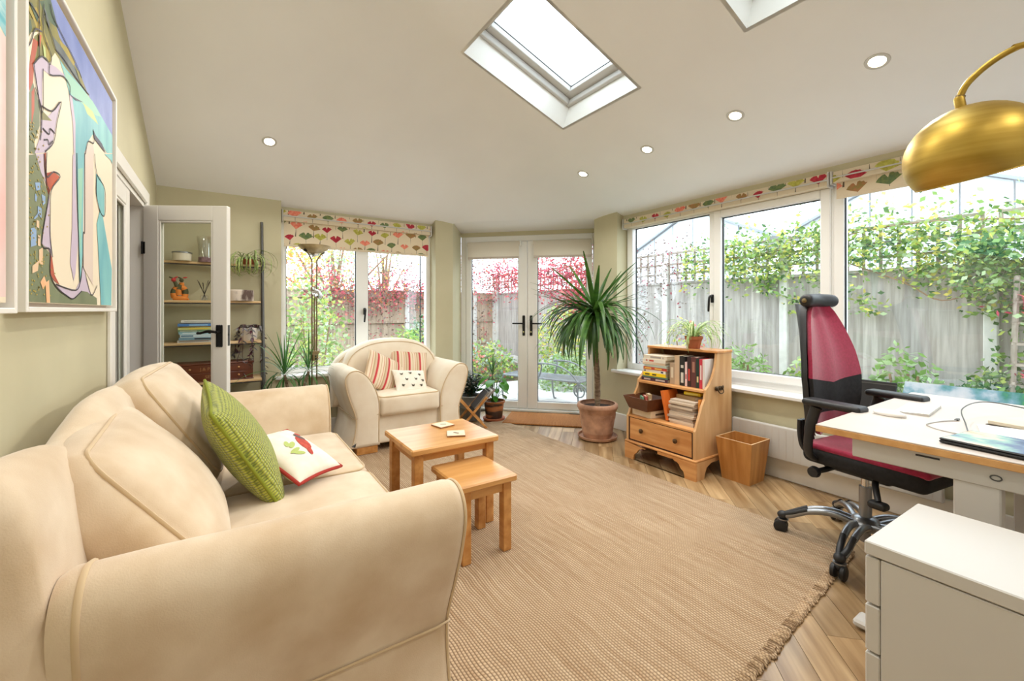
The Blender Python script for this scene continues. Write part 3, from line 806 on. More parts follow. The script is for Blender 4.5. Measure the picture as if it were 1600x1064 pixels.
mat('cushion_white', S(238, 230, 216), S(230, 220, 202), scale=20, rough=.9, bump=.1, bscale=300, bdist=.001)
mat('cushion_red', S(170, 52, 44), rough=.85)
mat('bird_red', S(196, 84, 62), S(170, 62, 52), scale=50, rough=.9)
mat('bird_grey', S(92, 88, 84), rough=.9)
mat('grass_print', S(176, 190, 110), rough=.9)
mat('insect_print', S(88, 80, 66), rough=.9)
mat('green_seam', S(128, 136, 34), rough=.9)
def pillow_thing(name, label, m, M, w, h, t, group=None, wob=.0, pinch=.07):
    o = thing(name, label, 'cushion', (0, 0, 0), 0, group); o.matrix_world = M
    mb = MB(); mb.pillow(w, h, t, pinch=pinch, wob=wob); body = mb.build('cover', m, o, 75)
    return o, body
def edge_path(w, h, pinch, n=10):
    pts = []
    for s_ in range(4):
        for i in range(n):
            q = -1+2*i/n
            u, v = ((q, -1), (1, q), (-q, 1), (-1, -q))[s_]
            pts.append((w/2*u*(1-pinch*(1-v*v)), h/2*v*(1-pinch*(1-u*u)), 0))
    return pts
def basis(c, ex, ey):
    ex = Vector(ex).normalized(); ez = ex.cross(Vector(ey)).normalized(); ey = ez.cross(ex)
    return frame(c, ex, ey, ez)
o, b = pillow_thing('scatter_cushion', 'lime green knitted square cushion leaning against the sofa back', 'green_knit', basis((.05, 2.05, .665), (-.03, .42, .05), (-.22, .16, .40)), .48, .48, .17, 'sofa cushions')
MB().tube(edge_path(.48, .48, .07), .006, 6, closed=True).build('piping', 'green_seam', b, 60)
o, b = pillow_thing('scatter_cushion', 'small white cushion with a red pheasant print and red edging', 'cushion_white', basis((.235, 2.07, .575), (.21, -.24, -.15), (.07, .2, .03)), .33, .27, .11, 'sofa cushions')
MB().tube(edge_path(.33, .27, .07), .008, 6, closed=True).build('piping', 'cushion_red', b, 60)
def decal(mb, pts, mi, w, h, t, pinch=.07, lift=.0012):
    """flat print laid over a pillow face"""
    vs = []
    for (x, y) in pts:
        u = max(-.98, min(.98, 2*x/w)); v = max(-.98, min(.98, 2*y/h))
        vs.append((x, y, t/2*((1-u*u)*(1-v*v))**.42+lift))
    c_ = (sum(p[0] for p in vs)/len(vs), sum(p[1] for p in vs)/len(vs)); u = 2*c_[0]/w; v = 2*c_[1]/h
    vs.append((c_[0], c_[1], t/2*((1-u*u)*(1-v*v))**.42+lift)); k = len(pts)
    mb.add(vs, [(i, (i+1) % k, k) for i in range(k)], mi)
def oval(cx, cy, rx, ry, an=0, n=14):
    return [(cx+rx*math.cos(q)*math.cos(an)-ry*math.sin(q)*math.sin(an), cy+rx*math.cos(q)*math.sin(an)+ry*math.sin(q)*math.cos(an)) for q in [2*math.pi*i/n for i in range(n)]]
mb = MB()
for cx, cy, rx, ry, a, mi in ((.0, .035, .055, .028, -.35, 0), (-.045, .06, .03, .015, .2, 1), (-.068, .075, .016, .013, 0, 0), (.055, .015, .03, .012, -.4, 0),
                              (-.005, -.03, .012, .025, .6, 2), (.03, -.045, .01, .028, .2, 2), (.05, -.04, .01, .026, -.5, 2), (-.02, -.045, .01, .02, 1.0, 2)):
    decal(mb, oval(cx, cy, rx, ry, a), mi, .33, .27, .11)
mb.build('pheasant_print', ['bird_red', 'bird_grey', 'grass_print'], b, label='printed red pheasant over grass tufts')
o, b = pillow_thing('scatter_cushion', 'red and beige striped cushion leaning on the armchair left arm', 'red_stripe', basis((1.21, 3.93, .615), (.34, .05, -.17), (.10, .20, .32)), .42, .36, .13, 'armchair cushions')
o, b = pillow_thing('scatter_cushion', 'red and beige striped cushion against the armchair right arm', 'red_stripe', basis((1.47, 4.03, .645), (.38, -.02, -.05), (.05, .15, .34)), .38, .34, .12, 'armchair cushions')
o, b = pillow_thing('scatter_cushion', 'small white cushion with dark insect print at the front of the armchair', 'cushion_white', basis((1.40, 3.79, .545), (.32, .0, -.03), (-.10, .17, .18)), .31, .27, .09, 'armchair cushions')
mb = MB()
for i, (x, y) in enumerate(((-.085, .06), (.0, .07), (.085, .055), (-.05, -.005), (.04, .0), (.105, -.01), (-.09, -.065), (.0, -.07), (.08, -.065))):
    a = i*.9
    decal(mb, oval(x, y, .013, .009, a, 8), 0, .31, .27, .09)
    decal(mb, oval(x+.008, y+.008, .011, .004, a+.7, 8), 0, .31, .27, .09)
    decal(mb, oval(x-.008, y+.008, .011, .004, a+2.2, 8), 0, .31, .27, .09)
mb.build('insect_print', 'insect_print', b)

# ------------------------------------------------------------------ jute rug and door mat
def jute(name, c1, c2, c3, row, knot):
    m = mat(name, c1, rough=.95); nt = m.node_tree; N = nt.nodes; L = nt.links; b = N['Principled BSDF']
    tc = N.new('ShaderNodeTexCoord'); sp = N.new('ShaderNodeSeparateXYZ'); L.new(tc.outputs['Object'], sp.inputs[0])
    def math_(op, a, v1=None, v2=None):
        n_ = N.new('ShaderNodeMath'); n_.operation = op
        if isinstance(a, (int, float)): n_.inputs[0].default_value = a
        else: L.new(a, n_.inputs[0])
        for i, q in ((1, v1), (2, v2)):
            if q is None: continue
            if isinstance(q, (int, float)): n_.inputs[i].default_value = q
            else: L.new(q, n_.inputs[i])
        return n_.outputs[0]
    nz = N.new('ShaderNodeTexNoise'); nz.inputs['Scale'].default_value = 3; L.new(tc.outputs['Object'], nz.inputs[0])
    wob = math_('MULTIPLY', nz.outputs['Fac'], .05)
    x_ = math_('ADD', sp.outputs['X'], wob)
    xr = math_('MULTIPLY', x_, 1/row)
    fx = math_('FRACT', math_('ADD', xr, 50.0)); rowid = math_('FLOOR', xr)
    yy = math_('MULTIPLY_ADD', rowid, .37, math_('MULTIPLY', sp.outputs['Y'], 1/knot))
    fy = math_('FRACT', math_('ADD', yy, 200.0))
    hx = math_('SINE', math_('MULTIPLY', fx, math.pi)); hy = math_('SINE', math_('MULTIPLY', fy, math.pi))
    h = math_('POWER', math_('MULTIPLY', hx, math_('MULTIPLY_ADD', hy, .7, .3)), .6)
    cb = N.new('ShaderNodeCombineXYZ'); L.new(rowid, cb.inputs[0]); L.new(math_('MULTIPLY', sp.outputs['Y'], 1.5), cb.inputs[1])
    n2 = N.new('ShaderNodeTexNoise'); n2.inputs['Scale'].default_value = 1.0; n2.inputs['Detail'].default_value = 5; n2.inputs['Roughness'].default_value = .7
    L.new(cb.outputs[0], n2.inputs[0])
    rp = N.new('ShaderNodeValToRGB'); rp.color_ramp.elements[0].position = .3; rp.color_ramp.elements[0].color = c2; rp.color_ramp.elements[1].position = .62; rp.color_ramp.elements[1].color = c1
    L.new(n2.outputs['Fac'], rp.inputs[0])
    mx = N.new('ShaderNodeMixRGB'); L.new(math_('SUBTRACT', 1.0, h), mx.inputs[0]); L.new(rp.outputs[0], mx.inputs[1]); mx.inputs[2].default_value = c3
    L.new(mx.outputs[0], b.inputs['Base Color'])
    bp = N.new('ShaderNodeBump'); bp.inputs['Strength'].default_value = .7; bp.inputs['Distance'].default_value = .006; L.new(h, bp.inputs['Height']); L.new(bp.outputs[0], b.inputs['Normal'])
jute('jute', S(216, 190, 157), S(178, 144, 107), S(116, 86, 58), .0115, .0135)
jute('coir', S(206, 140, 76), S(180, 114, 56), S(120, 70, 32), .008, .011)
rx0, rx1, ry0, ry1 = .30, 2.56, .83, 3.95
rm = random.Random(3); n_ = 150
pts = []
def rag(a): return a*rm.uniform(-1, 1)
def skew(x): return (x-2.56)*.09          # the near edge is not quite square
for i in range(n_): x = rx0+(rx1-rx0)*i/n_; pts.append((x, ry0+skew(x)+rag(.008)+.01*math.sin(x*23)))
for i in range(n_): y = ry0+(ry1-ry0)*i/n_; pts.append((rx1+.03*(1-i/n_)-.07*(i/n_)+rag(.0025)+.004*math.sin(y*5), y))
for i in range(n_): x = rx1-.07-(rx1-rx0-.07)*i/n_; pts.append((x, ry1+rag(.006)))
for i in range(n_): y = ry1-(ry1-ry0)*i/n_; pts.append((rx0+rag(.003), y+skew(rx0)*(i/n_)))
mb = MB(); cx_, cy_ = 1.45, 2.3
def ringz(d, z): return [(p[0]+(cx_-p[0])*d, p[1]+(cy_-p[1])*d, z) for p in pts]
ring_shell(mb, [ringz(0, .0005), ringz(-.0015, .004), ringz(0, .0085), ringz(.004, .011)])
rug = thing('rug', 'large rectangular woven jute rug covering most of the wooden floor', 'rug')
mb.build('woven_field', 'jute', rug, 60)
mb = MB()
for i in range(170):
    x = rx0+.25+(rx1-rx0-.25)*i/170; y = ry0+skew(x)
    mb.tube([(x+rag(.004), y+.03, .0105), (x+rag(.004), y+.0, .011), (x+rag(.004), y-.005+rag(.004), .004)], [.0052, .0065, .006], 5)
stuff(mb.build('bound_edge', 'jute', rug, 60))
MDm = FM((2.72, 4.05, 0), D_EX, D_EY)
mt = thing('door_mat', 'rectangular brown coir door mat in front of the glazed doors', 'door mat', (2.62, 3.95, 0), R(-45))
mb = MB(); mb.soft((.95, .50, .016), .006, (.415, .03, .009), n=4); mb.build('coir_field', 'coir', mt, 60)
mb = MB(); mb.box(-.064, -.224, .0008, .894, .284, .004); mb.build('backing', 'black_plastic', mt)

# ------------------------------------------------------------------ nest of oak tables
def nest_table(label, x0, x1, y0, y1, z, lw, th):
    cx, cy = (x0+x1)/2, (y0+y1)/2
    t = thing('side_table', label, 'table', (cx, cy, .012), 0, 'nest of oak tables')
    a, b = (x1-x0)/2, (y1-y0)/2; z -= .012
    mb = MB(); mb.box(-a, -b, z-th, a, b, z, .007); mb.build('table_top', 'oak_top', t)
    q = .022
    for sx in (-1, 1):
        for sy in (-1, 1):
            xa, ya = sx*(a-q), sy*(b-q)
            MB().box(min(xa, xa-sx*lw), min(ya, ya-sy*lw), 0, max(xa, xa-sx*lw), max(ya, ya-sy*lw), z-th, .003).build('leg', 'oak', t)
    ap = .045
    for sy in (-1, 1):
        if sy < 0 and z > .45: zz = z-th-.04
        else: zz = z-th-.05
        MB().box(-a+q+lw, sy*(b-q-lw*.5)-.01, zz, a-q-lw, sy*(b-q-lw*.5)+.01, z-th-.002).build('apron', 'oak_top', t)
    for sx in (-1, 1):
        MB().box(sx*(a-q-lw*.5)-.01, -b+q+lw, z-th-.05, sx*(a-q-lw*.5)+.01, b-q-lw, z-th-.002).build('apron', 'oak', t)
    return t
nest_table('taller oak side table carrying two coasters beside the sofa arm', .765, 1.275, 2.05, 2.50, .50, .048, .034)
nest_table('lower oak side table nested in front of the taller one', .885, 1.20, 1.755, 2.10, .39, .046, .034)
mat('coaster', S(232, 212, 184), S(222, 200, 170), scale=20, rough=.7)
mat('coaster_side', S(150, 104, 70), rough=.8)
mat('coaster_ink', S(96, 78, 70), rough=.8)
for k, (x, y, r_, lb) in enumerate(((1.09, 2.40, R(12), 'square wooden coaster farther from the sofa on the oak table'), (1.075, 2.19, R(-24), 'square wooden coaster at the near corner of the oak table'))):
    t = thing('coaster', lb, 'coaster', (x, y, .5003), r_, 'coasters')
    MB().box(-.05, -.05, 0, .05, .05, .010, .002).build('block', ['coaster'], t)
    mb = MB(); mb.box(-.0505, -.0505, .001, .0505, .0505, .0075); mb.build('edge_band', 'coaster_side', t)
    mb = MB()
    for q in range(3): mb.disc((-.008+q*.009, .004-q*.006, .0103), .008, 9)
    mb.build('printed_motif', 'coaster_ink', t)

# ------------------------------------------------------------------ waterfall bookcase by the window
bc = thing('bookcase', 'small pine waterfall bookcase with a drawer below the window', 'bookcase', (2.735, 2.105, 0), 0)
# local: x into the wall, y along it
W2 = .31
sidep = [(.0, .10), (.0, .345), (.012, .36), (.03, .40), (.055, .45), (.09, .52), (.118, .56), (.128, .60), (.13, .625), (.165, .65), (.215, .71), (.25, .78), (.265, .84), (.272, .895), (.465, .895), (.465, .10)]
for sy in (-1, 1):
    mb = MB(); mb.prism([(x, sy*W2-(.018 if sy > 0 else 0), z) for x, z in sidep], (0, .018, 0)); o = mb.build('side_panel', 'pine_side', bc)
mb = MB(); mb.box(.452, -W2+.018, .14, .464, W2-.018, .88); mb.build('back_panel', 'pine_dark', bc)
mb = MB(); mb.box(.262, -W2-.006, .883, .468, W2+.006, .901, .003); mb.build('top', 'pine', bc)
mb = MB(); mb.box(.122, -W2+.018, .602, .452, W2-.018, .622, .003); mb.build('shelf', 'pine', bc)
mb = MB(); mb.box(.0, -W2+.018, .335, .452, W2-.018, .352, .003); mb.build('shelf', 'pine', bc)
mb = MB(); mb.box(.004, -W2+.03, .155, .43, W2-.03, .330, .003); dw = mb.build('drawer', 'pine', bc)
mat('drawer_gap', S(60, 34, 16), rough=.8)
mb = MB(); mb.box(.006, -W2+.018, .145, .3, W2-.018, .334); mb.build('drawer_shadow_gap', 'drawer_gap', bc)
mat('brass_dark', S(84, 62, 38), rough=.4, metal=.7)
for sy in (-1, 1):
    mb = MB(); mb.M = T(.003, sy*.155, .245, ry=R(-90)); mb.lathe([(.006, 0), (.006, .008), (.017, .012), (.018, .02), (.012, .026), (0, .028)], 14); mb.build('knob', 'brass_dark', dw, 50)
mb = MB(); mb.box(-.012, -W2-.012, .128, .47, W2+.012, .145, .005); mb.build('base_moulding', 'pine', bc)
# bracket plinth: ogee feet left and right with a scalloped gap
def bracket(L_):
    p = [(0, 0), (0, .128), (L_/2, .128), (L_/2, .108), (.20, .108), (.185, .112), (.17, .100), (.15, .096), (.135, .085), (.12, .06), (.098, .045), (.09, .02), (.088, 0)]
    return p+[(L_-x, z) for x, z in p[::-1] if x < L_/2-.001]
fl = 2*W2+.02
poly = bracket(fl); half = poly[:13]
mb = MB(); mb.prism([(-.01, -W2-.01+x, z) for x, z in poly if True], (.018, 0, 0)); mb.build('plinth', 'pine', bc)
for sy in (-1, 1):
    pl = [(0, 0), (0, .128), (.476, .128), (.476, 0), (.40, 0), (.395, .03), (.36, .07), (.30, .10), (.18, .10), (.12, .075), (.095, .03), (.09, 0)]
    mb = MB(); mb.prism([(.0085+x*.961, sy*(W2+.01)-(.018 if sy > 0 else 0), z) for x, z in pl], (0, .018, 0)); mb.build('plinth', 'pine_side', bc)
# drop handle on the near side
mb = MB(); y_ = -W2-.004
mb.box(.245, y_-.004, .608, .335, y_+.002, .640, .003)
mb.tube(spline([(.255, y_-.006, .632), (.262, y_-.018, .600), (.29, y_-.02, .590), (.318, y_-.018, .600), (.325, y_-.006, .632)], 4), .004, 6)
for x in (.245, .29, .335): mb.ball((x, y_-.003, .628), (.014, .004, .016), 10, 6)
mb.build('side_handle', 'brass_dark', bc, 50)

# ---- books: one mesh per book with pages and spine band
BOOKC = {}
def bookmat(c):
    k = 'book_%d_%d_%d' % c
    if k not in MATS: mat(k, S(*c), rough=.5)
    return k
mat('paper', S(232, 222, 202), S(214, 202, 180), scale=3, stretch=(1, 1, 120), rough=.9)
def book(label, M, w, h, t, c, band=None, group=None, cat='book'):
    """lies flat: spine along x at y=0 (spine faces -y), depth h along +y, thickness t along z"""
    o = thing('book' if cat == 'book' else 'magazine', label, cat, (0, 0, 0), 0, group); o.matrix_world = M
    mb = MB(); mb.box(-w/2, 0, 0, w/2, h, .0022); mb.box(-w/2, 0, t-.0022, w/2, h, t); mb.box(-w/2, 0, .0022, w/2, .003, t-.0022); mb.build('cover', bookmat(c), o)
    mb = MB(); mb.box(-w/2+.004, .003, .0024, w/2-.004, h-.004, t-.0024); mb.build('pages', 'paper', o)
    if band and t > .009:
        mb = MB()
        for (a, b, cc) in band: mb.box(-w/2+w*a, -.0005, t*.25, -w/2+w*b, .0005, t*.75)
        mb.build('spine_print', bookmat(band[0][2]), o)
    return o
def stack(base, rz, items, group, dx=.01, seed=1, cat='book'):
    r2 = random.Random(seed); z = base[2]
    for (lb, w, h, t, c, band) in items:
        book(lb, T(base[0]+r2.uniform(-dx, dx), base[1]+r2.uniform(-dx, dx), z, 0, 0, rz+r2.uniform(-.04, .04)), w, h, t, c, band, group, cat)
        z += t+.0004
    return z
# bookcase contents ------------------------------------------------
K = (235, 225, 208)
DK = (40, 36, 34)
stack((2.895, 2.265, .623), R(-90), [
    ('dark purple hardback at the bottom of the bookcase stack', .25, .19, .026, (72, 44, 66), [(.1, .35, (200, 190, 190)), (.55, .9, (200, 190, 190))]),
    ('thin teal book second from the bottom of the bookcase stack', .235, .18, .014, (112, 158, 140), None),
    ('bright yellow book in the bookcase stack', .215, .18, .027, (250, 214, 16), [(.42, .6, (90, 80, 20)), (.1, .3, (170, 150, 30))]),
    ('white book lying on the yellow one in the bookcase', .225, .18, .023, (228, 222, 212), [(.05, .12, (40, 50, 90)), (.8, .9, (60, 60, 70))]),
    ('red and orange paperback in the bookcase stack', .225, .17, .022, (196, 74, 44), [(.05, .35, (236, 190, 90)), (.5, .8, (220, 140, 110))]),
    ('pale green book in the bookcase stack', .22, .17, .019, (196, 210, 198), None),
    ('cream book with peach spine near the top of the bookcase stack', .22, .18, .019, (228, 206, 180), None),
    ('cream book with a coloured badge second from the top of the bookcase stack', .23, .18, .027, (232, 224, 208), [(.16, .22, (200, 80, 60)), (.3, .5, (150, 60, 60))]),
    ('thick cream hardback on top of the bookcase stack', .235, .18, .029, (226, 214, 194), [(.3, .75, (170, 160, 150)), (.82, .86, (110, 110, 110))]),
], 'books stacked flat on the upper bookcase shelf', .006, 5)
y = 2.128
for (lb, h, d, t, c, band, zo) in [
    ('short worn brown paperback standing beside the book stack', .165, .12, .030, (178, 152, 126), [(.3, .8, (220, 205, 180))], 0),
    ('buff-coloured book standing open-leaved in the bookcase', .225, .15, .030, (206, 176, 144), None, 0),
    ('black book with white spine lettering standing in the bookcase', .225, .16, .032, (34, 32, 30), [(.1, .45, (220, 215, 205)), (.6, .7, (220, 215, 205))], 0),
    ('thin pale pink book standing in the bookcase', .185, .14, .013, (236, 204, 202), [(.3, .5, (180, 60, 60))], 0),
    ('dark brown book with red spine print standing in the bookcase', .225, .16, .022, (52, 30, 30), [(.2, .6, (200, 70, 60))], 0),
    ('burgundy book standing in the bookcase', .225, .16, .028, (98, 52, 50), [(.5, .85, (170, 120, 100))], 0),
    ('dark green narrow book standing in the bookcase', .215, .16, .018, (30, 54, 44), [(.2, .4, (220, 200, 150))], 0),
    ('bright red book standing near the right end of the bookcase', .215, .16, .017, (206, 58, 76), [(.3, .8, (236, 220, 216))], 0),
    ('white slim book at the right end of the upper bookcase shelf', .215, .16, .012, (228, 222, 216), None, 0)]:
    t *= 1.42; y -= t+.0012
    book(lb, frame((2.905, y, .6235+h/2), (0, 0, 1), (1, 0, 0), (0, 1, 0)), h, d, t, c, band, 'books standing on the upper bookcase shelf')
# lower shelf
mat('card_cream', S(228, 208, 178), S(220, 198, 166), scale=12, rough=.85)
cb = thing('storage_box', 'cream cardboard box under the dark wooden tray on the bookcase', 'box', (2.76, 2.285, .3525), R(-6))
MB().box(0, -.10, 0, .2, .105, .058, .003).build('body', 'card_cream', cb)
MB().box(.05, -.1015, .02, .15, -.0995, .034).build('printed_label', bookmat((90, 74, 60)), cb)
mat('tray_brown', S(106, 62, 36), S(84, 46, 26), scale=4, stretch=(6, 1, 6), rough=.45)
tr = thing('wooden_tray', 'dark brown tapered wooden tray of small books sticking out of the bookcase', 'tray', (2.80, 2.275, .4115), R(-6))
mb = MB(); b0 = (.085, .098); b1 = (.115, .135); zt_ = .098; th = .008
def taper(mb, a, b, z0, z1, flip=False):
    vs = [(sx*a[0], sy*a[1], z0) for sx, sy in ((-1, -1), (1, -1), (1, 1), (-1, 1))]+[(sx*b[0], sy*b[1], z1) for sx, sy in ((-1, -1), (1, -1), (1, 1), (-1, 1))]
    fs = [(i, (i+1) % 4, 4+(i+1) % 4, 4+i) for i in range(4)]
    mb.add(vs, [q[::-1] for q in fs] if flip else fs); return mb
taper(mb, b0, b1, 0, zt_); taper(mb, (b0[0]-th, b0[1]-th), (b1[0]-th, b1[1]-th), .008, zt_, True)
o_ = [(sx*b1[0], sy*b1[1], zt_) for sx, sy in ((-1, -1), (1, -1), (1, 1), (-1, 1))]; i_ = [(sx*(b1[0]-th), sy*(b1[1]-th), zt_) for sx, sy in ((-1, -1), (1, -1), (1, 1), (-1, 1))]
mb.add(o_+i_, [(i, (i+1) % 4, 4+(i+1) % 4, 4+i) for i in range(4)])
mb.add([(sx*b0[0], sy*b0[1], .0) for sx, sy in ((-1, -1), (1, -1), (1, 1), (-1, 1))], [(3, 2, 1, 0)]); mb.add([(sx*(b0[0]-th), sy*(b0[1]-th), .008) for sx, sy in ((-1, -1), (1, -1), (1, 1), (-1, 1))], [(0, 1, 2, 3)])
mb.build('tray_body', 'tray_brown', tr)
for k, (lb, dy, h, t, c, x) in enumerate((('thick buff book standing in the wooden tray', -.055, .115, .032, (196, 164, 124), 2.79), ('red and white paperback standing in the wooden tray', -.018, .098, .022, (200, 96, 84), 2.775),
                                          ('small green booklet standing in the wooden tray', .012, .09, .014, (112, 160, 130), 2.76))):
    book(lb, frame((x+.0, 2.25+dy*.8, .4205+h/2), (0, 0, 1), (.6, .8, 0), (-.8, .6, 0)), h, .085, t*.8, c, [(.3, .7, (232, 220, 200))], 'books in the wooden tray')
book('orange hardback leaning beside the magazine pile', frame((2.80, 2.085, .354+.118), (0, .22, .975), (1, 0, 0), (0, .975, -.22)), .225, .17, .026, (226, 116, 44), None, 'books on the lower bookcase shelf')
r3 = random.Random(9); z = .3525
for i in range(12):
    t = .0145
    book('magazine in the tall pile at the right of the lower bookcase shelf', T(2.80+r3.uniform(-.008, .008), 1.955+r3.uniform(-.008, .008), z, 0, 0, R(-90)+r3.uniform(-.05, .05)), .205, .24, t, r3.choice([(214, 196, 176), (198, 182, 164), (226, 214, 200), (176, 160, 146)]), None, 'magazine pile', 'magazine')
    z += t+.0003
book('brown softback lying on the magazine pile', T(2.87, 1.965, z, 0, 0, R(-96)), .17, .13, .028, (142, 112, 72), None, 'books on the lower bookcase shelf')
mat('yellow_box', S(246, 216, 30), rough=.5)
yb = thing('yellow_box', 'small bright yellow box lying on the brown softback', 'box', (2.90, 1.93, z+.029), R(-82)); mb = MB(); mb.soft((.13, .06, .026), .008, (0, .03, .0135), n=3); mb.build('body', 'yellow_box', yb, 50)
MB().box(-.045, -.0003, .006, .045, .0008, .020).build('label_panel', bookmat((250, 230, 110)), yb)
book('orange folder upright at the right end of the lower bookcase shelf', frame((2.83, 1.82, .354+.10), (0, 0, 1), (1, 0, 0), (0, 1, 0)), .20, .2, .014, (230, 150, 70), None, 'books on the lower bookcase shelf')
# pink folder between bookcase and wall
mat('pink_card', S(226, 170, 160), rough=.8)
pf = thing('art_folder', 'tall pink flat folder standing behind the bookcase left side', 'folder', (2.95, 2.435, 0), 0)
MB().box(0, 0, 0, .25, .022, .645, .003).build('cover', 'pink_card', pf); MB().box(.004, .004, .64, .246, .018, .652).build('papers', bookmat((150, 150, 190)), pf)

# waste bin
bn = thing('waste_bin', 'square tapered oak waste bin standing beside the bookcase', 'waste bin', (3.06, 1.637, 0), 0)
mb = MB(); taper(mb, (.094, .098), (.124, .128), 0, .295); taper(mb, (.084, .088), (.115, .119), .012, .295, True)
o_ = [(sx*.124, sy*.128, .295) for sx, sy in ((-1, -1), (1, -1), (1, 1), (-1, 1))]; i_ = [(sx*.115, sy*.119, .295) for sx, sy in ((-1, -1), (1, -1), (1, 1), (-1, 1))]
mb.add([(sx*.094, sy*.098, 0) for sx, sy in ((-1, -1), (1, -1), (1, 1), (-1, 1))], [(3, 2, 1, 0)]); mb.add([(sx*.084, sy*.088, .012) for sx, sy in ((-1, -1), (1, -1), (1, 1), (-1, 1))], [(0, 1, 2, 3)])
mb.build('body', 'bin_oak', bn)
mb = MB(); mb.add(o_+i_, [(i, (i+1) % 4, 4+(i+1) % 4, 4+i) for i in range(4)]); mb.build('rim', 'shelf_wood', bn)

# panel heater under the window
ht = thing('panel_heater', 'long white panel heater on the wall below the right window', 'heater', (RX, 0, 0), 0)
mb = MB(); mb.soft((.035, 1.165, .235), .012, (-.075, 1.218, .273), n=3); mb.build('front_panel', 'white_metal', ht, 50)
mb = MB(); mb.box(-.058, .66, .17, -.02, 1.78, .37); mb.build('back_box', 'white_metal', ht)
for k in range(24): MB().box(-.0935, .68+k*.046, .175, -.0922, .6815+k*.046, .37).build('rib', 'desk_top', ht)
for yy in (.9, 1.5): MB().box(-.06, yy, .2, 0, yy+.04, .34).build('bracket', 'white_metal', ht)

# ------------------------------------------------------------------ plants
def blade_mesh(name, m, L_, W_, elev, droop, n=9, power=1.2, fold=.25, tip=.6, base=.35, wob=0.0):
    vs = []; fs = []; x = 0; z = 0
    for i in range(n+1):
        s_ = i/n; a = elev-droop*s_**power
        if i: x += L_/n*math.cos(a); z += L_/n*math.sin(a)
        w = W_/2*min(1, base+2.2*s_)*max(0.02, (1-s_))**tip
        nx, nz = -math.sin(a), math.cos(a); yo = wob*math.sin(s_*3.0)
        vs += [(x+nx*fold*w, yo-w, z+nz*fold*w), (x, yo, z), (x+nx*fold*w, yo+w, z+nz*fold*w)]
        if i:
            o_ = 3*i
            fs += [(o_-3, o_-2, o_+1, o_), (o_-2, o_-1, o_+2, o_+1)]
    mb = MB(); mb.add(vs, fs); return mb.mesh(name, m, 80)
def crown(parent, name, meshes, n, c, seed, spread=.03, smin=.8, smax=1.1, zs=.0, golden=True, clear=None):
    r_ = random.Random(seed)
    for i in range(n):
        me = meshes[int(i*len(meshes)/n)] if golden else r_.choice(meshes)
        a = i*2.39996+r_.uniform(-.25, .25)
        ty_, sc_ = r_.uniform(-.08, .08), r_.uniform(smin, smax)
        for k_ in range(40):
            M_ = T(c[0]+math.cos(a)*spread, c[1]+math.sin(a)*spread, c[2]+zs*(1-i/n), 0, ty_, a, sc_)
            if clear is None or all(clear(parent.matrix_basis @ M_ @ v.co) for v in me.vertices): break
            a += 2.1; me = meshes[(i*7+k_) % len(meshes)]
        inst(name, me, parent, M_)
def pot_lathe(mb, prof, th=.012, n=32):
    """outer profile bottom->top then back inside"""
    inn = [(max(r-th, .001), z) for r, z in prof[::-1] if z > prof[0][1]+th]
    mb.lathe([(.0005, prof[0][1])]+prof+inn+[(.0005, prof[0][1]+th)], n)
# tall yucca in a terracotta pot
yu = thing('potted_yucca', 'tall yucca with a bare trunk in a large terracotta pot', 'potted plant', (2.905, 2.92, 0), 0)
mb = MB(); mb.lathe([(.0005, 0), (.15, 0), (.178, .012), (.186, .034), (.178, .034), (.168, .018), (.0005, .016)], 36); mb.build('saucer', 'terracotta', yu, 45)
mb = MB(); pot_lathe(mb, [(.128, .018), (.133, .03), (.14, .06), (.143, .066), (.142, .074), (.166, .225), (.17, .262), (.178, .27), (.178, .282), (.186, .29), (.19, .305), (.186, .325), (.178, .332)], .016, 40)
pt = mb.build('pot', 'terracotta', yu, 45)
mb = MB()
for k in range(9):
    a = 2*math.pi*k/9
    for rr_, zz in ((.026, .212), (.016, .212)):
        loop = []
        for q in range(12):
            b_ = 2*math.pi*q/12; dx = rr_*1.25*math.cos(b_); dz = rr_*math.sin(b_); an = a+dx/.163
            r_ = .1625+(zz+dz-.212)*.16+.0005; loop.append((r_*math.cos(an), r_*math.sin(an), zz+dz))
        mb.tube(loop, .0028, 5, closed=True)
mb.build('relief_scroll', 'terracotta', pt, 50)
mb = MB(); mb.lathe([(.0005, .292), (.08, .297), (.165, .29)], 24); mb.build('soil', 'soil', yu, 60)
tr_ = spline([(.0, 0, .28), (.006, .004, .5), (-.006, .012, .75), (-.012, .02, .95), (-.012, .025, 1.17)], 10)
mb = MB(); mb.tube(tr_, [.027+.002*math.sin(i*2.1) for i in range(len(tr_))], 12); mb.build('trunk', 'trunk', yu, 60)
def yset(n, f): return [blade_mesh('yucca_leaf', 'yucca_leaf', *f()) for _ in range(n)]
u_ = rnd.uniform
y_up = yset(11, lambda: (u_(.50, .66), .056, R(u_(16, 66)), R(u_(-4, 12)), 9, 1.3, .3, .5))
y_arch = yset(12, lambda: (u_(.55, .70), .050, R(u_(20, 58)), R(u_(80, 135)), 12, .9, .28, .5))
y_hang = yset(12, lambda: (u_(.48, .64), .048, R(u_(5, 45)), R(u_(85, 128)), 12, .55, .25, .5))
cr_ = (-.012, .025, 1.13)
def clear_wall(p):            # keep the leaves out of the wall, pillar and window
    return p.x < 3.28 or (p.x < 3.41 and p.y < 3.02 and p.z > .62)
crown(yu, 'leaf', y_up, 32, cr_, 14, .016, .85, 1.08, .12, False, clear_wall)
crown(yu, 'leaf', y_arch, 52, cr_, 5, .02, .85, 1.08, .10, False, clear_wall)
crown(yu, 'leaf', y_hang, 66, cr_, 6, .022, .85, 1.1, .05, False, clear_wall)
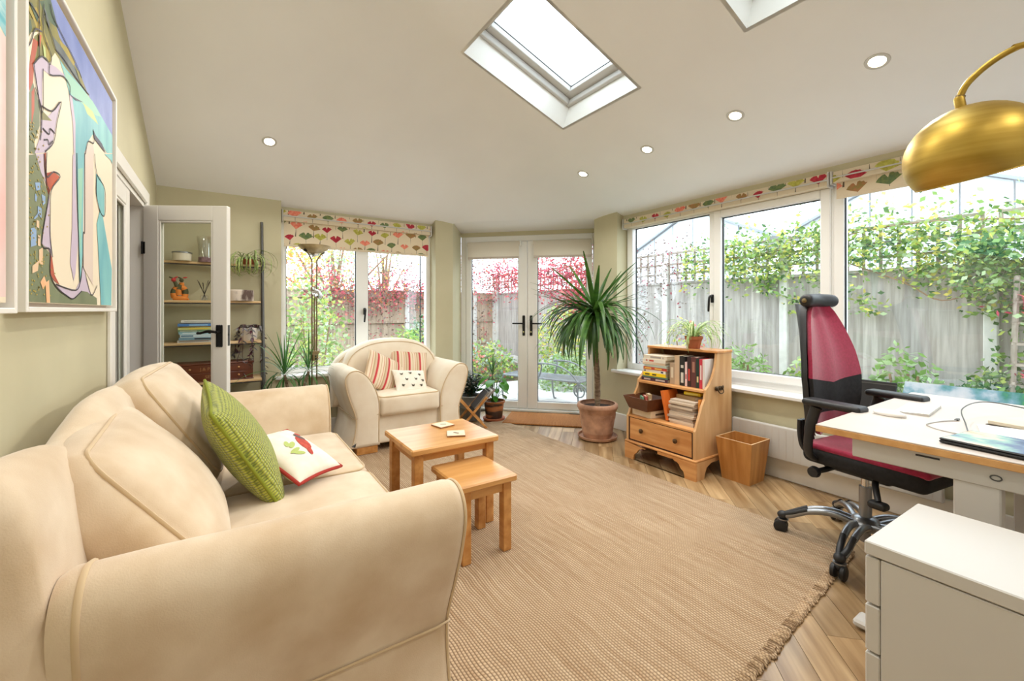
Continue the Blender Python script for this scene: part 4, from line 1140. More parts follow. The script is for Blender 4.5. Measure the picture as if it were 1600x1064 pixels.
# spider plants
sm = [blade_mesh('spider_leaf', 'spider_leaf', rnd.uniform(.22, .34), .014, R(rnd.uniform(35, 85)), R(rnd.uniform(110, 190)), 10, 1.3, .3, .5) for _ in range(10)]
sp1 = thing('spider_plant', 'variegated spider plant in a small terracotta pot on the bookcase', 'potted plant', (3.06, 2.02, .902), 0)
mb = MB(); pot_lathe(mb, [(.044, .0), (.06, .07), (.066, .072), (.068, .095), (.065, .096)], .006, 24); mb.build('pot', 'terracotta_plain', sp1, 45)
mb = MB(); mb.lathe([(.0005, .082), (.058, .08)], 18); mb.build('soil', 'soil', sp1)
crown(sp1, 'leaf', sm, 70, (0, 0, .082), 6, .02, .85, 1.25)

# ------------------------------------------------------------------ desk and things on it
dk = thing('desk', 'white standing-leg desk with pale top and wood edge by the right window', 'desk', (1.94, -.06, 0), 0)
DZ = .75
mb = MB(); mb.box(.001, .001, DZ-.004, 1.199, .809, DZ, .001); mb.build('desk_top', 'desk_top', dk)
mb = MB(); mb.box(0, 0, DZ-.028, 1.2, .81, DZ-.0042, .002); mb.build('edge_band', 'desk_edge', dk)
mb = MB(); mb.box(.03, .09, DZ-.10, .055, .70, DZ-.028, .003); mb.build('side_rail', 'white_metal', dk)
mb = MB(); mb.box(1.145, .09, DZ-.10, 1.17, .70, DZ-.028, .003); mb.build('side_rail', 'white_metal', dk)
mb = MB(); mb.box(.055, .30, DZ-.085, 1.145, .36, DZ-.028, .003); mb.build('cross_beam', 'white_metal', dk)
for x in (.035, 1.10):
    mb = MB(); mb.box(x, .325, .035, x+.07, .43, DZ-.028, .004); mb.build('leg', 'white_metal', dk)
    mb = MB(); mb.box(x-.005, .055, .008, x+.075, .70, .036, .008); mb.build('foot', 'white_metal', dk)
    for yy in (.08, .66): MB().lathe([(.0005, 0), (.018, 0), (.018, .01), (.0005, .01)], 12, (x+.035, yy, 0)).build('foot_pad', 'black_plastic', dk)
mb = MB(); mb.box(.0285, .46, DZ-.048, .03, .52, DZ-.042); mb.build('slot', 'black_plastic', dk)
mb = MB(); mb.tube([(.028, .335+.012*math.cos(a), DZ-.066+.008*math.sin(a)) for a in [2*math.pi*i/14 for i in range(14)]], .002, 5, closed=True); mb.build('badge', 'grey_metal', dk)
# keyboard
kb = thing('keyboard', 'white low-profile computer keyboard on the desk', 'keyboard', (2.60, .60, DZ), R(4))
mat('key_white', S(244, 242, 240), rough=.45); mat('alu_light', S(200, 198, 194), rough=.35, metal=.5)
# keyboard faces the chair (user on +y side): long side along x
mb = MB(); mb.prism([(-.14, -.057, 0), (-.14, .057, 0), (-.14, .057, .005), (-.14, -.057, .011)], (.28, 0, 0)); mb.build('base', 'alu_light', kb)
keym = MB().box(-.0082, -.0082, 0, .0082, .0082, .002, .0008).mesh('key', 'key_white')
for r_ in range(6):
    yy = -.047+r_*.0185
    for c_ in range(14):
        if r_ == 5 and 4 <= c_ <= 8: continue
        inst('key', keym, kb, T(-.128+c_*.0197, yy, .0103-(yy+.057)*.0526, R(3), 0, 0))
inst('space_bar', MB().box(-.048, -.0082, 0, .048, .0082, .002, .0008).mesh('space_bar', 'key_white'), kb, T(-.128+6*.0197, .0455, .0103-(.0455+.057)*.0526, R(3), 0, 0))
ms = thing('computer_mouse', 'white computer mouse near the desk corner', 'mouse', (2.36, .635, DZ), R(-6))
mb = MB()
mb.ball((0, 0, .008), (.029, .057, .017), 20, 12)
for i, p in enumerate(mb.v):
    if p.z < .001: p.z = .001
mb.build('shell', 'key_white', ms, 60)
MB().box(-.024, -.05, 0, .024, .05, .0022).build('glide_base', 'alu_light', ms)
# white charging cable looping across the desk
cbl = thing('charging_cable', 'thin grey charging cable looping across the desk top', 'cable', (0, 0, DZ), 0)
mb = MB(); mb.tube(spline([(2.47, .452, .003), (2.38, .49, .003), (2.28, .50, .003), (2.22, .44, .003), (2.21, .36, .003), (2.25, .26, .003)], 6), .0022, 6); mb.build('lead', 'alu_light', cbl, 60)
mb = MB(); mb.tube(spline([(2.2, .37, .0028), (2.32, .40, .02), (2.50, .44, .05), (2.70, .40, .06), (2.80, .25, .03), (2.84, .05, .004)], 8), .0022, 6); mb.build('lead', 'grey_metal', cbl, 60)
mb = MB(); mb.box(2.468, .447, .001, 2.50, .459, .008, .002); mb.build('plug', 'grey_metal', cbl)
# notebook and papers
nb = thing('spiral_notebook', 'open white spiral notebook at the right edge of the desk', 'notebook', (2.60, .20, DZ), R(-16))
mb = MB(); mb.box(-.15, -.14, 0, .13, .14, .003); mb.build('cover', 'grey_metal', nb); mb = MB(); mb.box(-.146, -.136, .003, .126, .136, .018, .002); mb.build('pages', 'paper', nb)
for k in range(11):
    yy = -.12+k*.024
    mb = MB(); mb.tube([(.13+.010*math.cos(a), yy, .012+.012*math.sin(a)) for a in [2*math.pi*i/10 for i in range(10)]], .0014, 5, closed=True); mb.build('ring', 'grey_metal', nb, 60)
pp = thing('paper_sheaf', 'loose white papers beside the laptop on the desk', 'papers', (2.36, .22, DZ), R(12)); MB().box(-.10, -.14, 0, .10, .14, .004).build('sheet', 'paper', pp); MB().box(-.09, -.12, .004, .11, .15, .007).build('sheet', 'key_white', pp)
# laptop with an artwork skin
lp = thing('laptop', 'closed black laptop with a colourful cloudy lid at the desk edge', 'laptop', (2.10, .225, DZ), R(-10))
m = mat('lid_art', S(70, 90, 140), rough=.25); N_ = m.node_tree.nodes; L_ = m.node_tree.links
nz = N_.new('ShaderNodeTexNoise'); nz.inputs['Scale'].default_value = 7; nz.inputs['Detail'].default_value = 4; tc_ = N_.new('ShaderNodeTexCoord'); L_.new(tc_.outputs['Object'], nz.inputs[0])
rp_ = N_.new('ShaderNodeValToRGB'); cr = rp_.color_ramp; cr.elements[0].position = .3; cr.elements[0].color = S(54, 66, 104); cr.elements[1].position = .75; cr.elements[1].color = S(214, 130, 84)
for p_, c_ in ((.42, S(110, 130, 170)), (.5, S(160, 200, 196)), (.58, S(230, 214, 206)), (.66, S(236, 180, 130))):
    e_ = cr.elements.new(p_); e_.color = c_
L_.new(nz.outputs['Fac'], rp_.inputs[0]); L_.new(rp_.outputs[0], N_['Principled BSDF'].inputs['Base Color'])
mb = MB(); mb.box(-.115, -.17, .002, .115, .17, .011, .003); mb.build('base', 'black_plastic', lp)
mb = MB(); mb.box(-.115, -.17, .012, .115, .17, .0185, .003); lid = mb.build('lid', 'black_plastic', lp)
mb = MB(); mb.box(-.110, -.165, .0186, .110, .165, .0190); mb.build('lid_artwork', 'lid_art', lid)
mb = MB(); mb.box(-.116, -.12, .005, -.1148, -.06, .008); mb.build('port', 'grey_metal', lp)
pc = thing('power_cable', 'black power cable drooping over the desk edge from the laptop', 'cable', (1.98, .16, DZ), 0)
mb = MB(); mb.tube(spline([(.0, .02, .006), (-.03, .03, .006), (-.055, .05, -.012), (-.065, .02, -.04), (-.055, -.06, -.065), (-.05, -.16, -.07)], 7), .0035, 7); mb.build('lead', 'black_plastic', pc, 60)
# white plug lead by the desk leg
wl = thing('white_power_lead', 'white adaptor lead hanging behind the desk leg', 'cable', (2.62, .36, 0), 0)
mb = MB(); mb.tube(spline([(0, 0, .60), (.01, .0, .53), (.0, .01, .44), (-.02, .03, .33), (-.03, .05, .15), (-.02, .1, .01), (.1, .2, .006)], 6), .004, 7); mb.build('lead', 'key_white', wl, 60)
mb = MB(); mb.tube([(.0, .0, .60), (.006, 0, .56), (.006, 0, .50), (0, .005, .46)], [.018, .026, .022, .008], 10); mb.build('adaptor', 'key_white', wl, 50)
# canvas and portfolio leaning behind the desk
m = mat('canvas_green', S(70, 150, 80), rough=.7); N_ = m.node_tree.nodes; L_ = m.node_tree.links
tc_ = N_.new('ShaderNodeTexCoord'); sp_ = N_.new('ShaderNodeSeparateXYZ'); L_.new(tc_.outputs['Object'], sp_.inputs[0])
nz = N_.new('ShaderNodeTexNoise'); nz.inputs['Scale'].default_value = 9; nz.inputs['Detail'].default_value = 6; L_.new(tc_.outputs['Object'], nz.inputs[0])
ma = N_.new('ShaderNodeMath'); ma.operation = 'MULTIPLY_ADD'; ma.inputs[1].default_value = .55; L_.new(sp_.outputs['Y'], ma.inputs[0]); L_.new(nz.outputs['Fac'], ma.inputs[2])
rp_ = N_.new('ShaderNodeValToRGB'); cr = rp_.color_ramp; cr.elements[0].position = .35; cr.elements[0].color = S(52, 140, 62); cr.elements[1].position = .95; cr.elements[1].color = S(214, 222, 234)
for p_, c_ in ((.48, S(96, 176, 92)), (.58, S(64, 140, 128)), (.70, S(120, 168, 190)), (.8, S(190, 208, 224))):
    e_ = cr.elements.new(p_); e_.color = c_
L_.new(ma.outputs[0], rp_.inputs[0]); L_.new(rp_.outputs[0], N_['Principled BSDF'].inputs['Base Color'])
mat('canvas_blue', S(30, 62, 140), rough=.6)
cv = thing('canvas_painting', 'blue and green canvas leaning against the window behind the desk', 'painting', (3.20, .22, .603), (0, R(32), 0))
MB().box(0, -.58, 0, .018, .60, .215).build('canvas', 'canvas_green', cv)
mb = MB(); mb.box(-.002, -.585, -.001, .02, .605, .012); mb.box(-.002, -.585, .10, -.0005, .605, .132); mb.build('blue_edge', 'canvas_blue', cv)
pfb = thing('black_portfolio', 'black flat portfolio case leaning at the window behind the office chair', 'portfolio', (3.28, .86, .603), (0, R(14), 0))
MB().box(0, 0, 0, .022, .26, .17, .003).build('case', 'black_plastic', pfb); MB().box(-.001, .0, .15, .023, .26, .156).build('zip', 'grey_metal', pfb)

# ------------------------------------------------------------------ drawer unit
du = thing('drawer_unit', 'white metal drawer unit in the right foreground', 'drawer unit', (1.39, .425, 0), R(-1.5))
mb = MB(); mb.box(0, -.52, .05, .40, -.034, .562, .002); mb.build('body', 'white_metal', du)
mb = MB(); mb.box(-.002, -.522, .565, .402, .0, .60, .003); mb.build('top', 'white_metal', du)
z = .562
for k in range(4):
    hgt = (.125, .125, .125, .125)[k]
    mb = MB(); mb.box(.001, -.032, z-hgt+.003, .399, -.001, z-.002, .003); d_ = mb.build('drawer', 'white_metal', du)
    mb = MB(); mb.box(.10, -.002, z-.012, .30, .004, z-.004, .001); mb.build('finger_pull', 'alu_light', d_)
    z -= hgt
for sx in (.05, .35):
    for sy in (-.47, -.06):
        mb = MB(); mb.M = T(sx, sy, .025, ry=R(90)); mb.lathe([(.0005, -.012), (.024, -.012), (.024, .012), (.0005, .012)], 14); cs = mb.build('caster', 'black_plastic', du, 40)

# ------------------------------------------------------------------ office chair (faces the desk, -y)
oc = thing('office_chair', 'black and magenta swivel office chair with headrest at the desk', 'office chair', (2.63, .80, 0), R(-9))
mb = MB(); mb.lathe([(.0005, .06), (.022, .06), (.022, .115), (.05, .12), (.068, .145), (.05, .175), (.03, .185), (.0005, .185)], 24); mb.build('hub', 'grey_alu', oc, 50)
for k in range(5):
    a = R(90+20+9+72*k)
    leg = bpy.data.objects.new('base_leg', None); col.objects.link(leg); leg.parent = oc; leg.rotation_euler = (0, 0, a)
    bar = MB()
    for s_ in (-1, 1): bar.tube(spline([(.05, s_*.026, .15), (.13, s_*.023, .165), (.22, s_*.02, .15), (.30, s_*.014, .108), (.335, s_*.006, .09)], 4), [.016]*9+[.014]*8, 8)
    bar.build('twin_bar', 'grey_alu', leg, 60)
    tipb = MB()
    for s_ in (-1, 1): tipb.tube(spline([(.235, s_*.02, .154), (.30, s_*.0145, .118), (.335, s_*.006, .10)], 4), [.0125]*9, 8)
    tipb.ball((.345, 0, .092), (.028, .024, .022), 12, 8); tipb.build('tip_cap', 'black_plastic', leg, 60)
    MB().lathe([(.0005, .068), (.026, .068), (.026, .074), (.0005, .074)], 16, (.345, 0, 0)).build('collar', 'grey_alu', leg, 40)
    wm = MB()
    for s_ in (-1, 1):
        wm.M = T(.355, s_*.018, .034, rx=R(90)); wm.lathe([(.0005, -.011), (.026, -.011), (.033, -.006), (.033, .006), (.026, .011), (.0005, .011)], 20)
    wm.M = Matrix(); wm.ball((.35, 0, .055), (.024, .02, .02), 12, 8)
    wm.build('caster', 'black_plastic', leg, 50)
mb = MB(); mb.tube([(0, 0, .18), (0, 0, .33)], .026, 20); mb.build('gas_lift_cover', 'grey_alu', oc, 50)
mb = MB(); mb.tube([(0, 0, .33), (0, 0, .41)], .016, 16); mb.build('piston', 'chrome', oc, 50)
mb = MB(); mb.soft((.20, .30, .07), .025, (0, -.0, .425), n=3); mb.soft((.14, .18, .05), .02, (0, .16, .43), n=3); mb.build('tilt_mechanism', 'black_plastic', oc, 50)
mb = MB(); mb.soft((.47, .50, .085), .034, (0, -.08, .484), n=4); mb.build('seat_pan', 'black_fabric', oc, 50)
mb = MB(); mb.soft((.455, .50, .03), .014, (0, -.085, .524), n=6, bulge=(.0, .006, .006)); mb.build('seat_cushion', 'magenta_fabric', oc, 60)
for k in range(4): MB().box(-.221, -.12+k*.052, .452, -.216, -.078+k*.052, .474, .002).build('pan_rib', 'grey_metal', oc)
# levers under the seat
for (x0, y0, x1, y1, z1, nm) in ((-.10, .06, -.235, .10, .405, 'side'), (-.12, -.10, -.25, -.17, .365, 'front')):
    mb = MB(); mb.tube([(x0, y0, .43), (x1*.8, (y0+y1)/2, .415), (x1, y1, z1)], [.014, .013, .012], 10)
    if nm == 'front': mb.soft((.05, .07, .032), .014, (x1, y1, z1-.012), n=3)
    else:
        mb.M = T(x1, y1, z1, ry=R(90)); mb.lathe([(.0005, -.02), (.024, -.02), (.028, 0), (.022, .015), (.0005, .015)], 16)
    mb.build('lever', 'black_plastic', oc, 50)
# ribbed spine
for k in range(5):
    x = -.05+k*.025
    mb = MB(); mb.tube(spline([(x, .12, .44), (x, .20, .425), (x, .265, .45), (x, .285, .52), (x, .285, .60)], 5), .0125, 8); mb.build('spine_rib', 'black_plastic', oc, 60)
# back: tall winged pad, three panels
def back_w(s_): return [(.0, .13), (.10, .175), (.25, .205), (.45, .215), (.65, .19), (.85, .14), (.95, .105), (1.0, .07)]
def lerp_tab(tab, s_):
    for (a, va), (b, vb) in zip(tab, tab[1:]):
        if s_ <= b: return va+(vb-va)*(s_-a)/(b-a)
    return tab[-1][1]
ZB0, ZB1 = .565, 1.225
def back_pt(u, s_, off):
    w = lerp_tab(back_w(0), s_); z = ZB0+(ZB1-ZB0)*s_
    yc = .235+.045*math.sin(s_*3.0+.2)*-1+.06*s_ - .02
    ridge = .022*max(0, 1-abs(u)*2.2)
    wing = -.075*abs(u)**1.6
    return (u*w, yc+wing+off-(.035*(1-u*u)+ridge*.8 if off <= 0 else 0), z)
def back_panel(s0, s1, m, nm, n=8, nu=12, v0=0, v1=0):
    mb = MB(); vs = []; fs = []
    for i in range(n+1):
        for j in range(nu+1):
            u = -1+2*j/nu; a_, b_ = s0-v0*(1-abs(u)), s1-v1*(1-abs(u)); s_ = a_+(b_-a_)*i/n
            vs.append(back_pt(u, s_, 0))
    off = len(vs)
    for i in range(n+1):
        for j in range(nu+1): u = -1+2*j/nu; a_, b_ = s0-v0*(1-abs(u)), s1-v1*(1-abs(u)); vs.append(back_pt(u, a_+(b_-a_)*i/n, .02))
    k = nu+1
    for i in range(n):
        for j in range(nu):
            fs.append((i*k+j, i*k+j+1, (i+1)*k+j+1, (i+1)*k+j)); fs.append((off+i*k+j, off+(i+1)*k+j, off+(i+1)*k+j+1, off+i*k+j+1))
        fs.append((i*k, (i+1)*k, off+(i+1)*k, off+i*k)); fs.append((i*k+nu, off+i*k+nu, off+(i+1)*k+nu, (i+1)*k+nu))
    for j in range(nu):
        fs.append((j, off+j, off+j+1, j+1)); fs.append((n*k+j, n*k+j+1, off+n*k+j+1, off+n*k+j))
    mb.add(vs, fs); return mb.build(nm, m, oc, 60)
back_panel(.0, .165, 'magenta_fabric', 'lumbar_pad', 5)
back_panel(.168, .44, 'black_fabric', 'middle_pad', v1=.05)
back_panel(.443, 1.0, 'magenta_fabric', 'upper_pad', 12, v0=.05)
mb = MB(); vs = []; fs = []; n, nu = 18, 12
for lay in (.021, .05):
    for i in range(n+1):
        for j in range(nu+1):
            s_ = i/n; p = back_pt(-1+2*j/nu, s_, lay); vs.append((p[0]*1.04, p[1]+(.012 if lay > .03 else 0)*math.sin(math.pi*j/nu), p[2]+(s_-.5)*.02))
k = nu+1; off = (n+1)*k
for i in range(n):
    for j in range(nu):
        fs.append((i*k+j, i*k+j+1, (i+1)*k+j+1, (i+1)*k+j)); fs.append((off+i*k+j, off+(i+1)*k+j, off+(i+1)*k+j+1, off+i*k+j+1))
    fs.append((i*k, (i+1)*k, off+(i+1)*k, off+i*k)); fs.append((i*k+nu, off+i*k+nu, off+(i+1)*k+nu, (i+1)*k+nu))
for j in range(nu): fs.append((j, off+j, off+j+1, j+1)); fs.append((n*k+j, n*k+j+1, off+n*k+j+1, off+n*k+j))
mb.add(vs, fs); mb.build('back_shell', 'black_plastic', oc, 60)
mb = MB(); mb.tube([(0, .30, 1.18), (0, .29, 1.235), (0, .26, 1.25)], .018, 10); mb.build('headrest_arm', 'black_plastic', oc, 50)
mb = MB(); mb.tube(spline([(-.13, .21, 1.252), (-.10, .215, 1.252), (0, .235, 1.255), (.10, .215, 1.252), (.13, .21, 1.252)], 4), [.02, .026, .031, .034, .035]+[.036]*7+[.035, .034, .031, .026, .02], 14); hr = mb.build('headrest', 'black_plastic', oc, 60)
mb = MB(); mb.M = T(-.132, .21, 1.252, ry=R(-90)); mb.lathe([(.012, 0), (.012, .006), (.0005, .009)], 14); mb.build('headrest_bolt', 'brass_aged', hr, 50)
for s_ in (-1, 1):
    mb = MB(); mb.tube(spline([(s_*.20, .10, .46), (s_*.265, .11, .50), (s_*.275, .10, .62), (s_*.275, .07, .735)], 5), [.024]*5+[.022]*5+[.026]*5+[.03], 10, flat=.6); mb.build('arm_post', 'black_plastic', oc, 60)
    mb = MB(); mb.soft((.085, .25, .032), .015, (s_*.272, -.005, .757), n=4); mb.build('arm_pad', 'black_plastic', oc, 60)

# ------------------------------------------------------------------ brass arc lamp
al = thing('arc_floor_lamp', 'brass arc floor lamp with a large dome shade hanging at the right', 'lamp', (2.35, -1.25, 0), 0)
mat('brass', S(200, 170, 88), S(176, 146, 66), scale=3, rough=.44, metal=1.0, stretch=(1, 1, 14)); mat('shade_inside', S(206, 206, 204), rough=.6)
ox, oy = -2.35, 1.25
SC = (1.80+ox, .30+oy, 1.655)
MS = T(*SC, rx=R(-6), ry=R(-15)); RS = .150
outp = [(RS*math.sin(R(a)), RS*.92*math.cos(R(a))) for a in [1, 8, 16, 25, 35, 45, 55, 65, 75, 85, 95, 104, 112, 119]]
mb = MB(); mb.M = MS; mb.lathe(outp, 48); mb.build('shade', 'brass', al, 60)
mb = MB(); mb.M = MS; mb.lathe([(r_*.985, z_*.985-.0005) for r_, z_ in outp][::-1], 48); mb.build('shade_lining', 'shade_inside', al, 60)
mb = MB(); mb.M = MS; mb.tube([(r_*math.cos(a), r_*math.sin(a), outp[-1][1]) for r_ in [outp[-1][0]*.993] for a in [2*math.pi*i/48 for i in range(48)]], .0022, 6, closed=True); mb.build('rim', 'brass', al, 60)
top = MS @ Vector((0, 0, RS*.92))
mb = MB(); mb.M = MS; mb.lathe([(.012, RS*.90), (.012, RS*.92+.025), (.009, RS*.92+.03)], 16); mb.build('shade_neck', 'brass', al, 50)
mb = MB(); mb.M = MS; mb.ball((0, 0, .02), (.035, .035, .045), 14, 9); mb.build('bulb', 'key_white', al, 60)
hook = spline([top+Vector((0, .004, .02)), top+Vector((0, -.012, .06)), top+Vector((.004, -.055, .10)), top+Vector((.01, -.105, .122)), top+Vector((.02, -.16, .125)), (-.40, .85, 1.96), (-.25, .5, 1.93), (-.1, .2, 1.70), (0, .02, 1.2), (0, 0, .6), (0, 0, .05)], 8)
mb = MB(); mb.tube(hook, .0085, 10); mb.build('arc_pole', 'brass', al, 60)
hk = hook[32]; hd_ = (hook[33]-hook[31]).normalized()
mb = MB(); mb.tube([hk-hd_*.008, hk+hd_*.008], .014, 14); mb.build('collar', 'black_metal', al, 50)
hk = hook[1]; mb = MB(); mb.tube([hook[0], hook[3]], .0115, 14); mb.build('collar', 'brass_aged', al, 50)
mb = MB(); mb.lathe([(.0005, 0), (.17, 0), (.17, .035), (.16, .045), (.0005, .05)], 36); mb.build('base', 'black_metal', al, 50)

# ------------------------------------------------------------------ paintings on the left wall
ART = dict(blue=S(108, 124, 182), olive=S(140, 132, 62), gold=S(186, 158, 60), darkgreen=S(60, 84, 70), grey=S(112, 122, 120), cream=S(232, 218, 192), orange=S(210, 102, 62),
           moss=S(104, 112, 80), lilac=S(196, 180, 198), teal=S(104, 170, 180), seafoam=S(150, 200, 176), lime=S(190, 204, 130), pink=S(218, 200, 186), lightblue=S(142, 170, 206),
           apricot=S(240, 168, 110), navy=S(52, 52, 74), ink=S(44, 38, 44))
ART2 = dict(blue=S(128, 142, 196), olive=S(106, 106, 52), gold=S(150, 140, 58), darkgreen=S(88, 110, 80), grey=S(70, 80, 84), orange=S(168, 70, 44), moss=S(120, 128, 94), teal=S(140, 202, 198), apricot=S(226, 196, 160))
for k, c in ART.items(): mat('art_'+k, c, ART2.get(k), scale=14 if k in ('olive', 'gold', 'darkgreen') else 7, rough=.6, stretch=(1, 1, .35) if k != 'blue' else (1, 1, 1))
ANAMES = list(ART)
PAINT_POLYS=[
 ('blue',[(1.81,2.12),(2.68,2.18),(2.68,1.98),(2.25,2.02),(2.11,2.05),(1.91,2.06)]),
 ('olive',[(1.62,2.0),(1.82,2.12),(1.91,2.06),(2.11,2.05),(2.25,2.02),(2.15,2.01),(2.0,1.99),(1.87,1.99),(1.81,1.93),(1.74,1.91),(1.69,1.87),(1.62,1.72)]),
 ('gold',[(1.66,2.01),(1.72,2.04),(1.81,1.99),(1.84,1.95),(1.81,1.93),(1.76,1.96)]),
 ('darkgreen',[(1.74,2.07),(1.83,2.13),(1.9,2.08),(1.83,2.06),(1.77,2.06)]),
 ('gold',[(1.91,2.05),(2.0,2.07),(2.08,2.06),(2.05,2.03),(1.97,2.02)]),
 ('grey',[(1.85,2.03),(1.94,2.04),(2.11,2.04),(2.23,2.02),(2.15,2.01),(2.0,2.0),(1.88,2.0)]),
 ('cream',[(1.62,1.88),(1.68,1.95),(1.75,1.99),(1.7,1.95),(1.67,1.88),(1.64,1.75),(1.63,1.73)]),
 ('orange',[(1.69,1.94),(1.73,1.95),(1.7,1.88),(1.69,1.82),(1.67,1.78),(1.65,1.81),(1.67,1.87)]),
 ('moss',[(1.62,1.72),(1.69,1.82),(1.71,1.8),(1.74,1.77),(1.74,1.72),(1.7,1.66),(1.71,1.63),(1.62,1.61)]),
 ('orange',[(1.68,1.79),(1.7,1.81),(1.7,1.75),(1.68,1.7)]),
 ('lilac',[(1.69,1.87),(1.75,1.92),(1.81,1.93),(1.88,1.95),(2.0,1.97),(1.94,1.95),(1.82,1.9),(1.77,1.89),(1.76,1.85),(1.76,1.78),(1.74,1.77),(1.72,1.82)]),
 ('teal',[(1.86,1.99),(1.97,1.99),(2.17,2.01),(2.35,2.02),(2.68,2.0),(2.68,1.93),(2.55,1.89),(2.45,1.9),(2.31,1.89),(2.23,1.83),(2.2,1.78),(2.08,1.74),(2.07,1.86),(2.03,1.91),(1.98,1.95),(1.91,1.99)]),
 ('seafoam',[(1.95,1.98),(2.11,2.0),(2.31,2.02),(2.45,2.01),(2.31,1.97),(2.15,1.95),(2.03,1.93),(1.98,1.95)]),
 ('lime',[(2.17,1.96),(2.31,1.98),(2.4,1.96),(2.23,1.94)]),
 ('lilac',[(1.75,1.74),(1.82,1.78),(1.92,1.86),(1.88,1.78),(1.85,1.71),(1.79,1.66),(1.7,1.63),(1.75,1.7)]),
 ('olive',[(1.75,1.77),(1.84,1.77),(1.75,1.74)]),
 ('pink',[(2.19,1.78),(2.24,1.83),(2.32,1.85),(2.33,1.82)]),
 ('lilac',[(2.01,1.92),(2.04,1.93),(2.08,1.85),(2.08,1.75),(2.06,1.74),(2.05,1.84)]),
 ('moss',[(1.62,1.6),(1.71,1.63),(1.75,1.59),(1.81,1.54),(1.77,1.45),(1.75,1.39),(1.82,1.37),(1.82,1.31),(1.88,1.27),(1.97,1.25),(2.05,1.24),(2.15,1.27),(2.23,1.27),(2.37,1.25),(2.38,1.22),(1.62,1.22)]),
 ('lilac',[(1.71,1.63),(1.77,1.65),(1.77,1.61),(1.79,1.57),(1.75,1.59)]),
 ('orange',[(1.77,1.65),(1.79,1.66),(1.79,1.6),(1.85,1.62),(1.91,1.62),(1.84,1.57),(1.81,1.54),(1.79,1.57)]),
 ('lilac',[(1.81,1.54),(1.82,1.53),(1.82,1.45),(1.84,1.36),(1.81,1.38),(1.75,1.39)]),
 ('lilac',[(2.05,1.73),(2.08,1.75),(2.09,1.59),(2.11,1.44),(2.08,1.33),(2.06,1.3),(2.02,1.36),(2.04,1.48)]),
 ('teal',[(2.08,1.75),(2.19,1.78),(2.19,1.61),(2.19,1.49),(2.17,1.42),(2.15,1.33),(2.13,1.29),(2.12,1.42),(2.1,1.59)]),
 ('seafoam',[(2.11,1.7),(2.17,1.72),(2.15,1.5),(2.14,1.39),(2.12,1.49)]),
 ('pink',[(2.19,1.78),(2.32,1.82),(2.31,1.3),(2.17,1.36),(2.17,1.48)]),
 ('orange',[(1.82,1.37),(1.84,1.36),(1.86,1.31),(1.91,1.28),(1.86,1.29),(1.82,1.31)]),
 ('lilac',[(1.87,1.28),(2.08,1.27),(2.14,1.31),(2.17,1.36),(2.28,1.26),(2.23,1.27),(2.15,1.27),(2.05,1.24),(1.97,1.25),(1.9,1.27)]),
 ('teal',[(2.36,1.75),(2.43,1.75),(2.5,1.72),(2.5,1.61),(2.47,1.6),(2.64,1.39),(2.63,1.22),(2.44,1.22),(2.39,1.47),(2.37,1.55),(2.42,1.61),(2.36,1.67)]),
 ('teal',[(2.5,1.87),(2.66,1.92),(2.65,1.87),(2.62,1.88)]),
 ('darkgreen',[(1.66,2.02),(1.68,2.03),(1.73,2.02),(1.72,2.0)]),
 ('gold',[(1.64,2.0),(1.65,2.01),(1.7,2.0),(1.69,1.99)]),
 ('darkgreen',[(1.63,1.95),(1.67,1.98),(1.68,1.96),(1.64,1.91)]),
 ('olive',[(2.08,2.04),(2.12,2.05),(2.23,2.02),(2.15,2.01)]),
 ('grey',[(1.77,2.07),(1.79,2.07),(1.82,2.05),(1.81,2.03)]),
 ('lime',[(1.76,1.96),(1.78,1.96),(1.79,1.93),(1.77,1.93)]),
 ('orange',[(1.73,1.97),(1.75,1.98),(1.74,1.94),(1.73,1.94)]),
 ('lightblue',[(1.7,1.55),(1.74,1.56),(1.74,1.54),(1.71,1.53)]),
 ('lightblue',[(1.7,1.52),(1.72,1.52),(1.71,1.5),(1.7,1.5)]),
 ('lightblue',[(1.75,1.53),(1.78,1.53),(1.78,1.51),(1.76,1.5)]),
 ('lightblue',[(1.72,1.49),(1.75,1.49),(1.75,1.46),(1.72,1.47)]),
 ('lightblue',[(1.67,1.42),(1.71,1.43),(1.71,1.38),(1.67,1.37)]),
 ('lightblue',[(1.69,1.45),(1.72,1.47),(1.72,1.46),(1.7,1.45)]),
 ('apricot',[(1.73,1.37),(1.76,1.38),(1.76,1.33),(1.73,1.33)]),
 ('apricot',[(1.68,1.32),(1.73,1.34),(1.72,1.31),(1.68,1.3)]),
 ('apricot',[(1.74,1.28),(1.77,1.3),(1.79,1.28),(1.76,1.26)]),
 ('apricot',[(1.78,1.28),(1.81,1.29),(1.82,1.22),(1.79,1.22)]),
 ('apricot',[(1.71,1.45),(1.73,1.45),(1.73,1.43),(1.71,1.43)]),
 ('apricot',[(1.72,1.41),(1.74,1.41),(1.74,1.38),(1.72,1.38)]),
 ('navy',[(2.0,1.92),(2.05,1.93),(2.17,1.96),(2.08,1.93)]),
 ('navy',[(2.31,1.91),(2.35,1.9),(2.45,1.9),(2.52,1.88),(2.45,1.88),(2.33,1.88)]),
]
